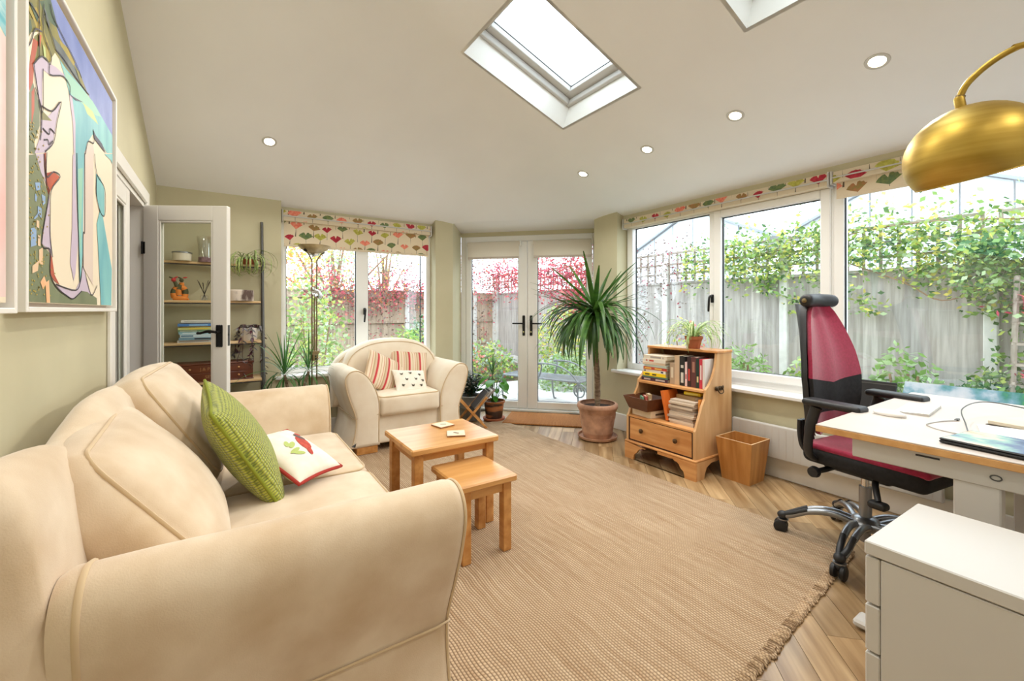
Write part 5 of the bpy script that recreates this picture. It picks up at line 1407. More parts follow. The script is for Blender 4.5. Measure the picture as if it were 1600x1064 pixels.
PAINT_LINES=[
 [(1.77,1.65),(1.79,1.57),(1.81,1.54),(1.75,1.39),(1.82,1.38),(1.82,1.31),(1.88,1.27),(1.97,1.25),(2.05,1.24),(2.15,1.27)],
 [(1.79,1.66),(1.79,1.59),(1.85,1.62),(1.91,1.62),(1.83,1.56),(1.82,1.49),(1.82,1.42),(1.84,1.36)],
 [(1.87,1.28),(2.08,1.27),(2.14,1.31),(2.17,1.36),(2.28,1.26),(2.37,1.3)],
 [(2.19,1.78),(2.19,1.61),(2.19,1.49),(2.17,1.48),(2.17,1.36)],
 [(2.09,1.75),(2.1,1.59),(2.12,1.38),(2.13,1.3)],
 [(2.33,1.82),(2.37,1.75),(2.5,1.72),(2.5,1.61),(2.42,1.61),(2.36,1.67),(2.37,1.75)],
 [(1.69,1.87),(1.75,1.92),(1.81,1.93),(1.82,1.9),(1.94,1.95),(2.01,1.95),(2.01,1.92)],
 [(1.76,1.89),(1.76,1.78),(1.74,1.77),(1.69,1.87)],
 [(1.75,1.78),(1.84,1.8),(1.92,1.86),(1.88,1.78),(1.85,1.71),(1.78,1.66)],
 [(1.63,1.88),(1.67,1.92),(1.7,1.97),(1.75,1.99)],
 [(1.87,2.0),(1.95,2.01),(2.08,2.01),(2.25,2.02)],
 [(2.2,1.78),(2.24,1.84),(2.32,1.86),(2.31,1.91)],
 [(1.73,2.07),(1.73,1.91)],
 [(1.66,2.02),(1.72,2.02),(1.74,2.0)],
 [(1.82,2.11),(1.84,2.09),(1.91,2.08),(2.0,2.07),(2.08,2.06),(2.15,2.04)],
 [(1.77,2.05),(1.82,2.03),(1.87,2.0)],
 [(1.79,1.98),(1.83,1.96),(1.82,1.93)],
 [(1.7,1.81),(1.74,1.78),(1.75,1.74),(1.74,1.68)],
 [(1.76,1.72),(1.81,1.72),(1.82,1.74),(1.86,1.74)],
 [(1.77,1.69),(1.8,1.7),(1.81,1.69),(1.84,1.71)],
 [(1.77,2.08),(1.76,2.0),(1.81,1.97)],
]

def framed(label, y0, y1, z0, z1):
    t = thing('framed_painting', label, 'painting', (LX, (y0+y1)/2, z0), 0, 'paintings on the left wall')
    a = (y1-y0)/2; h = z1-z0
    mb = MB(); q = .014
    mb.box(.002, -a, 0, .042, -a+q, h, .002); mb.box(.002, a-q, 0, .042, a, h, .002); mb.box(.002, -a+q, 0, .042, a-q, q, .002); mb.box(.002, -a+q, h-q, .042, a-q, h, .002)
    mb.build('tray_frame', 'white_gloss', t)
    mb = MB(); mb.box(.002, -a+q, q, .008, a-q, h-q); mb.build('backing_board', 'art_pink', t)
    mb = MB(); mb.box(.008, -a+q+.012, q+.012, .030, a-q-.012, h-q-.012, .001); cv_ = mb.build('canvas', 'art_cream', t)
    return t, cv_, (y0+y1)/2, z0
t, cv_, yc, zc = framed('large square abstract coastal painting in a white frame beside the hall doors', 1.605, 2.685, 1.195, 2.185)
lim = (1.605+.028, 2.685-.028, 1.195+.028, 2.185-.028)
def clipart(poly):
    for h in ((-1, 0, -lim[0]), (1, 0, lim[1]), (0, -1, -lim[2]), (0, 1, lim[3])):
        poly = clip(poly, *h)
        if len(poly) < 3: return None
    return poly
extra = [('blue', [(1.60, 2.3), (1.60, 2.10), (1.80, 2.10), (1.95, 2.08), (2.2, 2.06), (2.7, 2.05), (2.7, 2.3)]), ('olive', [(1.6, 2.18), (1.72, 2.17), (1.82, 2.12), (1.8, 2.0), (1.6, 1.95)])]
mb = MB()
for i, (nm, pl) in enumerate(extra+PAINT_POLYS):
    pl = clipart(pl)
    if not pl: continue
    bm_ = bmesh.new(); vs = [bm_.verts.new((p[0], p[1], 0)) for p in pl]; 
    try: fc = bm_.faces.new(vs)
    except ValueError: bm_.free(); continue
    bmesh.ops.triangulate(bm_, faces=[fc]); bm_.verts.index_update()
    x = .0302+i*.00004
    mb.add([(x, v.co.x-yc, v.co.y-zc) for v in bm_.verts], [[v.index for v in q.verts] for q in bm_.faces], ANAMES.index(nm)); bm_.free()
for ln in PAINT_LINES:
    ln = [(min(max(p[0], lim[0]), lim[1]), min(max(p[1], lim[2]), lim[3])) for p in ln]
    mb.tube(spline([(.0325, p[0]-yc, p[1]-zc) for p in ln], 4), .0022, 4, mi=ANAMES.index('ink'), flat=.3, up=(1, 0, 0))
r_ = random.Random(12)
for i in range(150):          # scatter of ochre flecks on the green bank
    y_ = 1.65+abs(r_.gauss(0, .10)); z_ = r_.uniform(1.24, 1.72)
    if y_ > 1.88-.25*(z_-1.24): continue
    a = r_.uniform(0, 3); d = .006
    mb.add([(.0322, y_-yc+d*math.cos(a+q), z_-zc+d*.5*math.sin(a+q)) for q in (0, 1.57, 3.14, 4.71)], [(0, 1, 2, 3)], ANAMES.index('gold'))
mb.build('painted_scene', ['art_'+k for k in ANAMES], cv_, label='painted cliffs, turquoise water, blue sky and mossy bank')
t, cv_, yc, zc = framed('white framed painting with turquoise streaks cut off at the left edge', .46, 1.548, 1.192, 2.185)
m = mat('art_streak', S(90, 170, 184), rough=.6); N_ = m.node_tree.nodes; L_ = m.node_tree.links
tc_ = N_.new('ShaderNodeTexCoord'); mp_ = N_.new('ShaderNodeMapping'); mp_.inputs['Rotation'].default_value = (R(-38), 0, 0); mp_.inputs['Scale'].default_value = (1, 1.2, 7)
nz = N_.new('ShaderNodeTexNoise'); nz.inputs['Scale'].default_value = 3; nz.inputs['Detail'].default_value = 5; L_.new(tc_.outputs['Object'], mp_.inputs[0]); L_.new(mp_.outputs[0], nz.inputs[0])
rp_ = N_.new('ShaderNodeValToRGB'); cr = rp_.color_ramp; cr.elements[0].position = .35; cr.elements[0].color = S(58, 138, 158); cr.elements[1].position = .62; cr.elements[1].color = S(214, 226, 220)
e_ = cr.elements.new(.48); e_.color = S(108, 186, 196)
L_.new(nz.outputs['Fac'], rp_.inputs[0]); L_.new(rp_.outputs[0], N_['Principled BSDF'].inputs['Base Color'])
mat('art_blush', S(226, 212, 206), S(232, 190, 184), scale=3, rough=.6, lo=.45, hi=.7)
mb = MB(); mb.add([(.0304, -.5, .95), (.0304, .515, .95), (.0304, .515, .66), (.0304, .3, .72), (.0304, -.1, .6), (.0304, -.5, .55)], [(0, 5, 4, 3, 2, 1)]); mb.build('painted_streaks', 'art_streak', cv_)
mb = MB(); mb.add([(.0303, -.5, .04), (.0303, .515, .04), (.0303, .515, .66), (.0303, -.5, .66)], [(0, 1, 2, 3)]); mb.build('painted_ground', 'art_blush', cv_)

# ------------------------------------------------------------------ ladder shelf by the far wall
ls = thing('ladder_shelf', 'leaning ladder shelf with grey metal rails and pale wooden shelves', 'shelf', (-.10, FY, 0), 0)
X0, X1 = -.345, .355
def rail_y(z): return -.405+.375*z/1.98         # leans from the floor back to the wall
for x in (X0, X1):
    mb = MB()
    mb.tube([(x, rail_y(0), .0), (x, rail_y(1.98), 1.98)], .011, 8); mb.build('rail', 'grey_metal', ls, 50)
    mb = MB(); mb.tube([(x, rail_y(0)+.03, .0), (x, -.014, .5), (x, -.014, 1.98)], .006, 8); mb.build('rear_rail', 'grey_metal', ls, 50)
SHZ = [.635, .945, 1.28, 1.595]
for z in SHZ+[.31]:
    y0 = rail_y(z)-.008
    MB().box(X0+.014, y0, z-.018, X1-.014, -.022, z, .002).build('shelf', 'shelf_wood', ls)
    mb = MB(); mb.tube([(X0, y0+.01, z-.024), (X1, y0+.01, z-.024)], .005, 6); mb.build('shelf_bracket', 'grey_metal', ls, 50)
def onshelf(i, x, y): return (-.10+x, FY+y, SHZ[i]+.0006)
# top shelf
mat('enamel', S(226, 216, 196), rough=.35)
bx = thing('round_tin', 'round cream tin with a metal lid on the top shelf', 'tin', onshelf(3, -.20, -.11), 0)
mb = MB(); mb.lathe([(.0005, 0), (.055, 0), (.06, .004), (.062, .06), (.0005, .06)], 26); mb.build('body', 'enamel', bx, 45)
mb = MB(); mb.lathe([(.0005, .0605), (.066, .0605), (.066, .068), (.05, .074), (.0005, .077)], 26); mb.build('lid', 'grey_alu', bx, 45)
vz = thing('glass_hurricane', 'clear glass hurricane vase on the top shelf behind the door glass', 'vase', onshelf(3, -.045, -.10), 0)
mb = MB(); mb.lathe([(.05, .012), (.052, .06), (.054, .12), (.062, .20), (.064, .205), (.061, .20), (.051, .12), (.049, .06), (.047, .014)], 28); mb.build('glass', 'vessel_glass', vz, 60)
mat('mauve_wax', S(150, 118, 122), S(110, 84, 90), scale=40, rough=.8)
mb = MB(); mb.lathe([(.0005, 0), (.051, 0), (.051, .04), (.0005, .042)], 24); mb.build('pebble_fill', 'mauve_wax', vz, 45)
mat('spider_dark', S(100, 128, 64), S(176, 190, 118), scale=1.2, rough=.5, stretch=(60, .3, 1), rand=.2, transl=.2)
sd = [blade_mesh('spider_leaf', 'spider_dark', rnd.uniform(.24, .34), .012, R(rnd.uniform(50, 100)), R(rnd.uniform(190, 300)), 12, 1.0, .3, .4) for _ in range(9)]
sp2 = thing('spider_plant', 'curly spider plant in a low terracotta bowl on the top shelf', 'potted plant', onshelf(3, .26, -.09), 0)
mb = MB(); pot_lathe(mb, [(.05, 0), (.064, .03), (.066, .04)], .006, 22); mb.build('pot', 'terracotta_plain', sp2, 45); mb = MB(); mb.lathe([(.0005, .034), (.058, .033)], 16); mb.build('soil', 'soil', sp2)
for i in range(44):
    a = i*2.4; q = rnd.uniform(-.06, .06)
    M_ = T(q, rnd.uniform(-.02, .02), .03, 0, rnd.uniform(-.2, .2), a, rnd.uniform(.85, 1.2))
    if max((M_ @ v.co).y for v in sd[i % 9].vertices) > .075: M_ = T(q, -.01, .03, 0, .1, -abs(math.atan2(math.sin(a), math.cos(a))), 1.0)
    inst('leaf', sd[i % 9], sp2, M_)
# second shelf: striped figure, reed diffuser, patterned candle
mat('toy_orange', S(224, 134, 56), rough=.8); mat('toy_green', S(84, 86, 58), rough=.8); mat('toy_red', S(196, 62, 62), rough=.8)
ty = thing('striped_figurine', 'orange and green striped figurine with red ears on the second shelf', 'figurine', onshelf(2, -.215, -.13), 0)
def stripy(mb, path, rad, bands):
    P = spline(path, 8); k = len(P)
    for b in range(bands):
        i0 = int((k-1)*b/bands); i1 = int((k-1)*(b+1)/bands)+1
        seg = P[i0:i1+0 if i1 < k else k]
        if len(seg) < 2: continue
        mb.tube(seg, [rad(i/(k-1)) for i in range(i0, i0+len(seg))], 12, mi=b % 2)
mb = MB(); mb.tube(spline([(-.04, -.01, .012), (0, -.015, .014), (.035, -.01, .012), (.06, -.02, .008)], 4), [.012, .016, .018, .02, .02, .02, .02, .02, .018, .014, .01, .008, .006], 10, mi=0)
stripy(mb, [(.03, 0, .02), (.036, .002, .05), (.032, .0, .085), (.012, -.004, .10), (-.006, -.004, .085), (-.004, -.004, .04)], lambda q: .022, 5)
stripy(mb, [(-.028, 0, .02), (-.036, 0, .055), (-.028, 0, .085), (-.006, -.005, .105), (.012, -.005, .12), (.014, -.008, .14)], lambda q: .024-.008*q, 5)
mb.build('body', ['toy_orange', 'toy_green'], ty, 60)
mb = MB(); mb.tube([(-.014, -.01, .105), (-.022, -.016, .13), (-.03, -.02, .15)], [.014, .013, .012], 10, mi=1); mb.ball((-.034, -.026, .158), (.016, .02, .016), 12, 8, mi=0); mb.ball((.014, -.012, .158), (.015, .018, .016), 12, 8, mi=1); mb.build('head', ['toy_red', 'toy_green'], ty, 60)
for (x, y, z, a, mi) in ((-.05, -.02, .176, .4, 'toy_green'), (-.022, -.02, .178, -.5, 'toy_red'), (.004, -.01, .176, .5, 'toy_green'), (.036, -.01, .180, -.2, 'toy_red')):
    mb = MB(); mb.M = T(x, y, z, 0, a, 0); mb.ball((0, 0, 0), (.016, .005, .006), 10, 6); mb.build('ear', mi, ty, 60)
rd = thing('reed_diffuser', 'reed diffuser with dark sticks in a small glass jar on the second shelf', 'diffuser', onshelf(2, -.055, -.12), 0)
mb = MB(); mb.box(-.026, -.026, 0, .026, .026, .042, .004); mb.build('jar', 'vessel_glass', rd); mb = MB(); mb.box(-.022, -.022, .003, .022, .022, .02); mb.build('oil', 'vessel_glass', rd)
for i in range(7):
    a = i*.9; d = .045*(1 if i % 2 else .8)
    mb = MB(); mb.tube([(-.018*math.cos(a), -.012*math.sin(a), .006), (d*math.cos(a)*1.15, d*math.sin(a)*.6, .165-.01*(i % 3))], .0018, 5); mb.build('reed', 'black_plastic', rd, 60)
m = mat('candle_stone', S(228, 214, 200), S(96, 76, 68), scale=11, rough=.7, stretch=(1, 1, .45), lo=.5, hi=.62)
cd_ = thing('stone_candle', 'wide cream candle bowl with brown pebble pattern on the second shelf', 'candle', onshelf(2, .20, -.14), 0)
mb = MB(); mb.lathe([(.0005, 0), (.088, 0), (.09, .004), (.09, .088), (.084, .092), (.078, .084), (.0005, .08)], 36, sy=.75); mb.build('bowl', 'candle_stone', cd_, 45)
for k in (-.03, .03): mb = MB(); mb.tube([(k, 0, .079), (k+.002, 0, .09)], .0015, 5); mb.build('wick', 'black_plastic', cd_)
# third shelf: books, trailing plant
stack((-.10-.095, FY-.205, SHZ[1]+.0006), 0, [
    ('white paperback at the bottom of the shelf book stack', .25, .165, .020, (222, 220, 216), [(.05, .8, (180, 170, 166))]),
    ('steel blue book with black panel second in the shelf stack', .245, .165, .020, (120, 156, 178), [(.4, .9, (44, 44, 50))]),
    ('pale blue lettered book third in the shelf stack', .24, .165, .024, (196, 212, 220), [(.03, .35, (96, 130, 156))]),
    ('light blue book in the middle of the shelf stack', .24, .165, .018, (150, 190, 206), [(.1, .5, (214, 226, 230))]),
    ('mint green book in the shelf stack', .24, .16, .017, (150, 190, 160), [(.05, .5, (226, 230, 214))]),
    ('yellow-green spined book in the shelf stack', .24, .16, .018, (198, 200, 130), [(.3, .8, (226, 196, 70))]),
    ('thin ochre book near the top of the shelf stack', .23, .16, .009, (196, 160, 70), None),
    ('bright blue book near the top of the shelf stack', .24, .16, .020, (78, 130, 196), [(.3, .8, (150, 190, 226))]),
    ('grey slim book second from the top of the shelf stack', .22, .155, .008, (120, 122, 120), None),
    ('white book on top of the shelf stack', .215, .155, .019, (232, 230, 224), [(.1, .9, (200, 198, 190))]),
], 'books stacked on the ladder shelf', .008, 8)
tp = thing('trailing_plant', 'dark purple trailing plant in a white ceramic pot on the third shelf', 'potted plant', onshelf(1, .255, -.15), 0)
mat('white_ceramic', S(234, 222, 210), rough=.4)
mb = MB(); pot_lathe(mb, [(.052, 0), (.058, .01), (.062, .06), (.063, .105), (.060, .107)], .006, 26); mb.build('pot', 'white_ceramic', tp, 45); mb = MB(); mb.lathe([(.0005, .095), (.055, .094)], 16); mb.build('soil', 'soil', tp)
def leaf_mesh(name, m, L_, W_, fold=.15, curl=.2):
    vs = []; fs = []; n = 5
    for i in range(n+1):
        s_ = i/n; w = W_/2*math.sin(math.pi*min(1, s_*.9+.1))**.8*(1 if i < n else .05); z = -curl*L_*s_*s_
        vs += [(L_*s_, -w, z+fold*w), (L_*s_, 0, z), (L_*s_, w, z+fold*w)]
        if i: o_ = 3*i; fs += [(o_-3, o_-2, o_+1, o_), (o_-2, o_-1, o_+2, o_+1)]
    mb = MB(); mb.add(vs, fs); return mb.mesh(name, m, 80)
tl = [leaf_mesh('trail_leaf', 'purple_leaf', .055, .02), leaf_mesh('trail_leaf', 'purple_leaf', .045, .018), leaf_mesh('trail_leaf', 'purple_deep', .05, .018)]
r_ = random.Random(21)
for k in range(13):
    a = r_.uniform(-2.6, .9) if k < 9 else r_.uniform(.9, 3.6); L2 = r_.uniform(.10, .2) if k > 8 else r_.uniform(.2, .46)
    dx, dy = math.cos(a), math.sin(a)
    if k in (1, 4, 6, 7): dx, dy, L2 = .95, -.35-.1*k*.3, .42+.02*k
    path = spline([(dx*.03, dy*.03, .10), (dx*.065, dy*.065, .13), (dx*.10, dy*.10, .07), (dx*.115, dy*.115, .07-L2*.5), (dx*.12+r_.uniform(-.03, .03), dy*.12+r_.uniform(-.02, .02), .07-L2)], 5)
    if dy < -.2 or dx > .6: pass
    mb = MB(); mb.tube(path, .002, 5); stm = mb.build('stem', 'purple_deep', tp, 60)
    for i in range(2, len(path), 1 if k % 2 else 2):
        p = path[i]; inst('leaf', r_.choice(tl), stm, T(p.x, p.y, p.z, r_.uniform(-.5, .5), r_.uniform(-.3, .9), r_.uniform(0, 6.28), r_.uniform(.7, 1.15)))
# fourth shelf: sewing box
mat('mahogany', S(112, 56, 30), S(86, 40, 22), scale=3, rough=.35, stretch=(1, 8, 8)); mat('gilt', S(176, 128, 84), rough=.5); mat('box_knob', S(190, 140, 90), rough=.4)
sb = thing('sewing_box', 'dark mahogany two-drawer sewing box with gilt lettering on the lower shelf', 'box', onshelf(0, .045, -.17), 0)
sb.rotation_euler = (0, 0, R(2))
mb = MB(); mb.box(-.29, -.10, .0, .23, .11, .135, .003); mb.build('case', 'mahogany', sb); mb = MB(); mb.box(-.295, -.105, .135, .235, .115, .147, .003); mb.build('lid', 'mahogany', sb); mb = MB(); mb.box(-.295, -.105, 0, .235, .115, .008, .002); mb.build('base_moulding', 'mahogany', sb)
for k, tx in enumerate(('SEWING', 'J.& P. COATS')):
    z = .012+k*.062
    mb = MB(); mb.box(-.278, -.104, z, .218, -.095, z+.057, .002); d_ = mb.build('drawer', 'mahogany', sb)
    for x in (-.19, .13):
        mb = MB(); mb.ball((x, -.110, z+.03), (.008, .008, .008), 12, 8); mb.build('knob', 'box_knob', d_, 60)
    me = text_mesh(tx, .034); me.materials.append(MATS['gilt'])
    inst('lettering', me, d_, Matrix.Translation((-.03, -.1046, z+.028)) @ Euler((R(90), 0, 0)).to_matrix().to_4x4())
# basket on the bottom shelf
mat('wicker', S(86, 66, 50), S(58, 44, 34), scale=30, rough=.9, bump=.5, bscale=60)
bk = thing('wicker_basket', 'dark wicker basket on the bottom of the ladder shelf', 'basket', (-.10+.08, FY-.2, .3106), 0)
for i in range(7): mb = MB(); mb.tube([(x*1.0+.02*0, y, .014+i*.026) for x, y in rrect(.17+.003*i, .09+.002*i, .05, 4)], .0135, 7, closed=True); mb.build('woven_ring', 'wicker', bk, 60)
MB().box(-.165, -.085, .001, .165, .085, .006).build('base', 'wicker', bk)

# ------------------------------------------------------------------ uplighter in front of the far window
ul = thing('uplighter_lamp', 'tall aged-brass uplighter lamp with a bowl shade by the far window', 'lamp', (.66, 4.24, 0), R(34))
mb = MB(); mb.lathe([(.0005, 0), (.13, 0), (.135, .01), (.06, .03), (.0005, .035)], 30); mb.build('base', 'brass_aged', ul, 45)
for s_ in (-1, 1):
    mb = MB(); mb.tube(spline([(s_*.027, 0, .02), (s_*.027, 0, .8), (s_*.027, 0, 1.58), (s_*.036, 0, 1.66), (s_*.07, 0, 1.71), (s_*.098, 0, 1.73)], 5), .0062, 8); mb.build('pole', 'brass_aged', ul, 60)
    mb = MB(); mb.tube([(s_*.09, 0, 1.728), (s_*.108, 0, 1.742)], .012, 10); mb.build('joint', 'black_metal', ul, 50)
mat('alabaster', S(196, 176, 134), S(150, 130, 90), scale=12, rough=.35)
mb = MB(); mb.lathe([(.03, 1.715), (.07, 1.728), (.11, 1.752), (.137, 1.785), (.132, 1.787), (.105, 1.757), (.065, 1.734), (.0005, 1.724)], 36); mb.build('bowl_shade', 'alabaster', ul, 60)
mb = MB(); mb.lathe([(.0005, 1.690), (.035, 1.70), (.045, 1.715), (.03, 1.7155)], 24); mb.build('bowl_finial', 'chrome', ul, 60)
mb = MB(); mb.box(-.042, -.014, .80, .042, .014, .832, .003); mb.box(-.03, -.018, .745, .03, .012, .80, .003); sw = mb.build('switch_box', 'brass_aged', ul)
for zz in (.76, .785): mb = MB(); mb.ball((.0, -.02, zz), (.008, .006, .008), 10, 6); mb.build('switch_knob', 'black_metal', sw, 60)
mb = MB(); mb.tube(spline([(0, 0, .83), (0, 0, 1.1), (0, .0, 1.29), (.0, -.02, 1.34)], 4), .006, 8); mb.build('reading_arm', 'brass_aged', ul, 60)
mb = MB(); mb.M = T(-.005, -.04, 1.35, R(65), R(10), 0); mb.lathe([(.0005, .02), (.02, .018), (.045, .004), (.05, -.002), (.044, -.0), (.0005, .012)], 22, sx=1.2); mb.build('reading_head', 'chrome', ul, 60)

# ------------------------------------------------------------------ dracaena by the far wall
dr_ = thing('potted_dracaena', 'spiky dracaena with thin trunks in front of the far window sill', 'potted plant', (.47, 4.02, 0), 0)
mb = MB(); pot_lathe(mb, [(.09, 0), (.11, .12), (.12, .2), (.124, .22)], .01, 26); mb.build('pot', 'terracotta_plain', dr_, 45); mb = MB(); mb.lathe([(.0005, .2), (.112, .198)], 18); mb.build('soil', 'soil', dr_)
dm = [blade_mesh('dracaena_leaf', 'dracaena_leaf', .40-.0*i, .022, R(88-i*11), R(6+i*14), 8, 1.2, .3, .55) for i in range(11)]
for (hx, hy, hz, n, sd_, sc) in ((-.07, .02, .66, 34, 3, 1.0), (.12, .06, .67, 26, 5, .85)):
    P_ = spline([(hx*.2, hy*.2, .19), (hx*.3, hy*.5, .4), (hx, hy, hz)], 6); mb = MB(); mb.tube(P_, .011, 8); mb.build('trunk', 'trunk', dr_, 60)
    crown(dr_, 'leaf', dm, n, (hx, hy, hz-.02), sd_, .008, .7*sc, 1.05*sc, .05)

# ------------------------------------------------------------------ corner by the glazed doors
gp = thing('potted_house_plant', 'leafy bright green plant in a brown glazed pot by the glazed doors', 'potted plant', (2.44, 4.03, 0), 0)
m = mat('glazed_brown', S(64, 48, 42), S(176, 112, 70), scale=3.2, rough=.3, stretch=(1, 1, 5), lo=.46, hi=.54)
mb = MB(); mb.lathe([(.0005, 0), (.095, 0), (.118, .012), (.122, .03), (.108, .03), (.0005, .018)], 28); mb.build('saucer', 'terracotta_plain', gp, 45)
mb = MB(); pot_lathe(mb, [(.085, .019), (.092, .03), (.098, .09), (.106, .16), (.11, .19), (.122, .195), (.124, .212), (.12, .216)], .010, 32); mb.build('pot', 'glazed_brown', gp, 45)
mb = MB(); mb.lathe([(.0005, .19), (.105, .188)], 18); mb.build('soil', 'soil', gp)
bl = [leaf_mesh('broad_leaf', 'glossy_leaf', .15, .10, .2, .25), leaf_mesh('broad_leaf', 'glossy_leaf', .11, .075, .2, .3), leaf_mesh('broad_leaf', 'glossy_leaf', .08, .055, .2, .2)]
r_ = random.Random(5)
for i in range(24):
    a = i*2.4; h = .08+.22*((i*7) % 24)/24; d = .03+.10*r_.random()
    tp_ = Vector((d*math.cos(a), d*math.sin(a), .19+h)); mb = MB(); mb.tube(spline([(.02*math.cos(a), .02*math.sin(a), .185), (tp_.x*.6, tp_.y*.6, .19+h*.7), tp_], 4), .0028, 5); st_ = mb.build('stalk', 'glossy_leaf', gp, 60)
    inst('leaf', bl[0 if h > .2 else 1+i % 2], st_, T(tp_.x, tp_.y, tp_.z, r_.uniform(-.3, .3), r_.uniform(-.1, .5), a+r_.uniform(-.4, .4), r_.uniform(.8, 1.15)))
dd = [blade_mesh('thin_leaf', 'dracaena_leaf', .26, .014, R(88-i*13), R(10+i*14), 8, 1.2, .3, .55) for i in range(10)]
crown(gp, 'blade', dd, 32, (.0, .03, .46), 9, .006, .7, 1.1, .06)
mb = MB(); mb.tube([(0, .02, .185), (0, .03, .5)], .006, 6); mb.build('stem', 'trunk', gp, 60)
mat('zinc', S(150, 150, 146), S(128, 128, 124), scale=8, rough=.5, metal=.4)
zp = thing('potted_shrub', 'dark leafy plant in a grey zinc pot behind the magazine rack', 'potted plant', (2.235, 4.20, 0), 0)
mb = MB(); pot_lathe(mb, [(.105, 0), (.11, .01), (.118, .13), (.122, .135), (.122, .145), (.13, .26), (.134, .265), (.13, .27)], .006, 30); mb.build('pot', 'zinc', zp, 45); mb = MB(); mb.lathe([(.0005, .24), (.12, .24)], 18); mb.build('soil', 'soil', zp)
zl = [leaf_mesh('leaf', 'dark_leaf', .06, .028), leaf_mesh('leaf', 'dark_leaf', .05, .022)]
for i in range(16):
    a = i*2.4; h = .10+.2*r_.random(); d = .04+.09*r_.random()
    P_ = spline([(.02*math.cos(a), .02*math.sin(a), .24), (d*.6*math.cos(a), d*.6*math.sin(a), .24+h*.6), (d*math.cos(a), d*math.sin(a), .24+h)], 4)
    mb = MB(); mb.tube(P_, .003, 5); st_ = mb.build('stem', 'trunk', zp, 60)
    for q in range(2, len(P_)):
        for s_ in (0, 2.1, 4.2): inst('leaf', r_.choice(zl), st_, T(*P_[q], r_.uniform(-.3, .3), r_.uniform(-.5, .3), a+s_+q*.7, r_.uniform(.8, 1.3)))
# folding magazine rack
mr_ = thing('magazine_rack', 'folding wooden magazine rack full of magazines beside the armchair', 'magazine rack', (2.10, 3.93, 0), R(-18))
HX = .14
for y in (-.13, .13):
    for s_ in (-1, 1):
        mb = MB(); mb.M = T(0, y+s_*.011, .16, 0, s_*R(42), 0); mb.box(-.012, -.008, -.215, .012, .008, .215, .002); mb.build('leg', 'oak', mr_)
for s_ in (-1, 1):
    for z in (.318, .0):
        x = s_*(.16+.0) if z > .2 else s_*.14
        mb = MB(); mb.tube([(s_*math.sin(R(42))*(.205 if z > .2 else -.2), -.14, .16+math.cos(R(42))*(.205 if z > .2 else -.2)), (s_*math.sin(R(42))*(.205 if z > .2 else -.2), .14, .16+math.cos(R(42))*(.205 if z > .2 else -.2))], .008, 8); mb.build('crossbar', 'oak', mr_, 60)
mat('canvas_sling', S(70, 66, 62), rough=.9)
mb = MB(); mb.add([(-.135, -.115, .315), (-.135, .115, .315), (0, .115, .17), (0, -.115, .17), (.135, .115, .315), (.135, -.115, .315)], [(0, 3, 2, 1), (3, 5, 4, 2)]); mb.build('sling', 'canvas_sling', mr_)
for k in range(7):
    c = [(60, 56, 58), (196, 194, 192), (40, 42, 48), (150, 148, 146), (226, 226, 228), (70, 66, 66), (120, 110, 106)][k]
    lb = ['dark magazine at the front of the rack', 'pale grey magazine in the rack', 'black magazine in the rack', 'mid grey magazine in the rack', 'white magazine in the rack with a blank cover', 'charcoal magazine in the rack', 'taupe magazine at the back of the rack'][k]
    book(lb, mr_.matrix_basis @ frame((.012+k*.0125, -.105+.008*(k % 3), .205+k*.004), (0, 1, 0), (.66, 0, .75), (.75, 0, -.66)) @ T(.1, 0, 0), .20, .22-.008*(k % 2), .0095, c, None, 'magazines in the rack', 'magazine')

# ------------------------------------------------------------------ garden
GZ = -.12
mat('paving', S(206, 204, 200), S(188, 186, 182), scale=4, rough=.8, rand=.06, bump=.1, bscale=60)
mat('mortar', S(150, 146, 140), rough=.95)
mat('bed_soil', S(110, 92, 74), S(82, 66, 52), scale=20, rough=1, bump=.5, bscale=40)
mat('fence_wood', S(190, 184, 178), S(158, 151, 145), scale=3, rough=.9, stretch=(8, 8, .6), rand=.12, detail=6)
mat('fence_brown', S(196, 176, 154), S(160, 140, 120), scale=3, rough=.9, stretch=(8, 8, .6), rand=.12, detail=6)
mat('trellis_wood', S(176, 164, 152), S(146, 134, 122), scale=5, rough=.9, rand=.1)
mat('concrete', S(226, 224, 218), S(210, 208, 202), scale=8, rough=.9)
structure(MB().box(-8, BY-4, GZ-.2, 24, 26, GZ-.03).build('ground', 'bed_soil'))
pav = structure(MB().box(3.53, -3, GZ-.03, 5.15, 4.4, GZ-.006).build('floor_patio', 'mortar'))
def slab(x0, y0, x1, y1, par=pav):
    mb = MB(); mb.box(-(x1-x0)/2+.004, -(y1-y0)/2+.004, -.03, (x1-x0)/2-.004, (y1-y0)/2-.004, 0, .003); o = mb.build('paving_slab', 'paving', par); o.location = ((x0+x1)/2, (y0+y1)/2, GZ+.0)
for i in range(3):
    for j in range(13): slab(3.56+i*.52, -2.9+j*.56, 3.56+(i+1)*.52, -2.9+(j+1)*.56)
for i in range(9):
    for j in range(4):
        x = 1.0+i*.52; y = 4.44+j*.56
        if x+.52 < 2.4 and y < 4.9: continue
        if x < 2.9 and y < 5.0 : continue
        slab(x, y, x+.52, y+.56)
structure(MB().box(.9, 4.95, GZ-.03, 5.9, 6.7, GZ-.006).build('floor_terrace', 'mortar'))

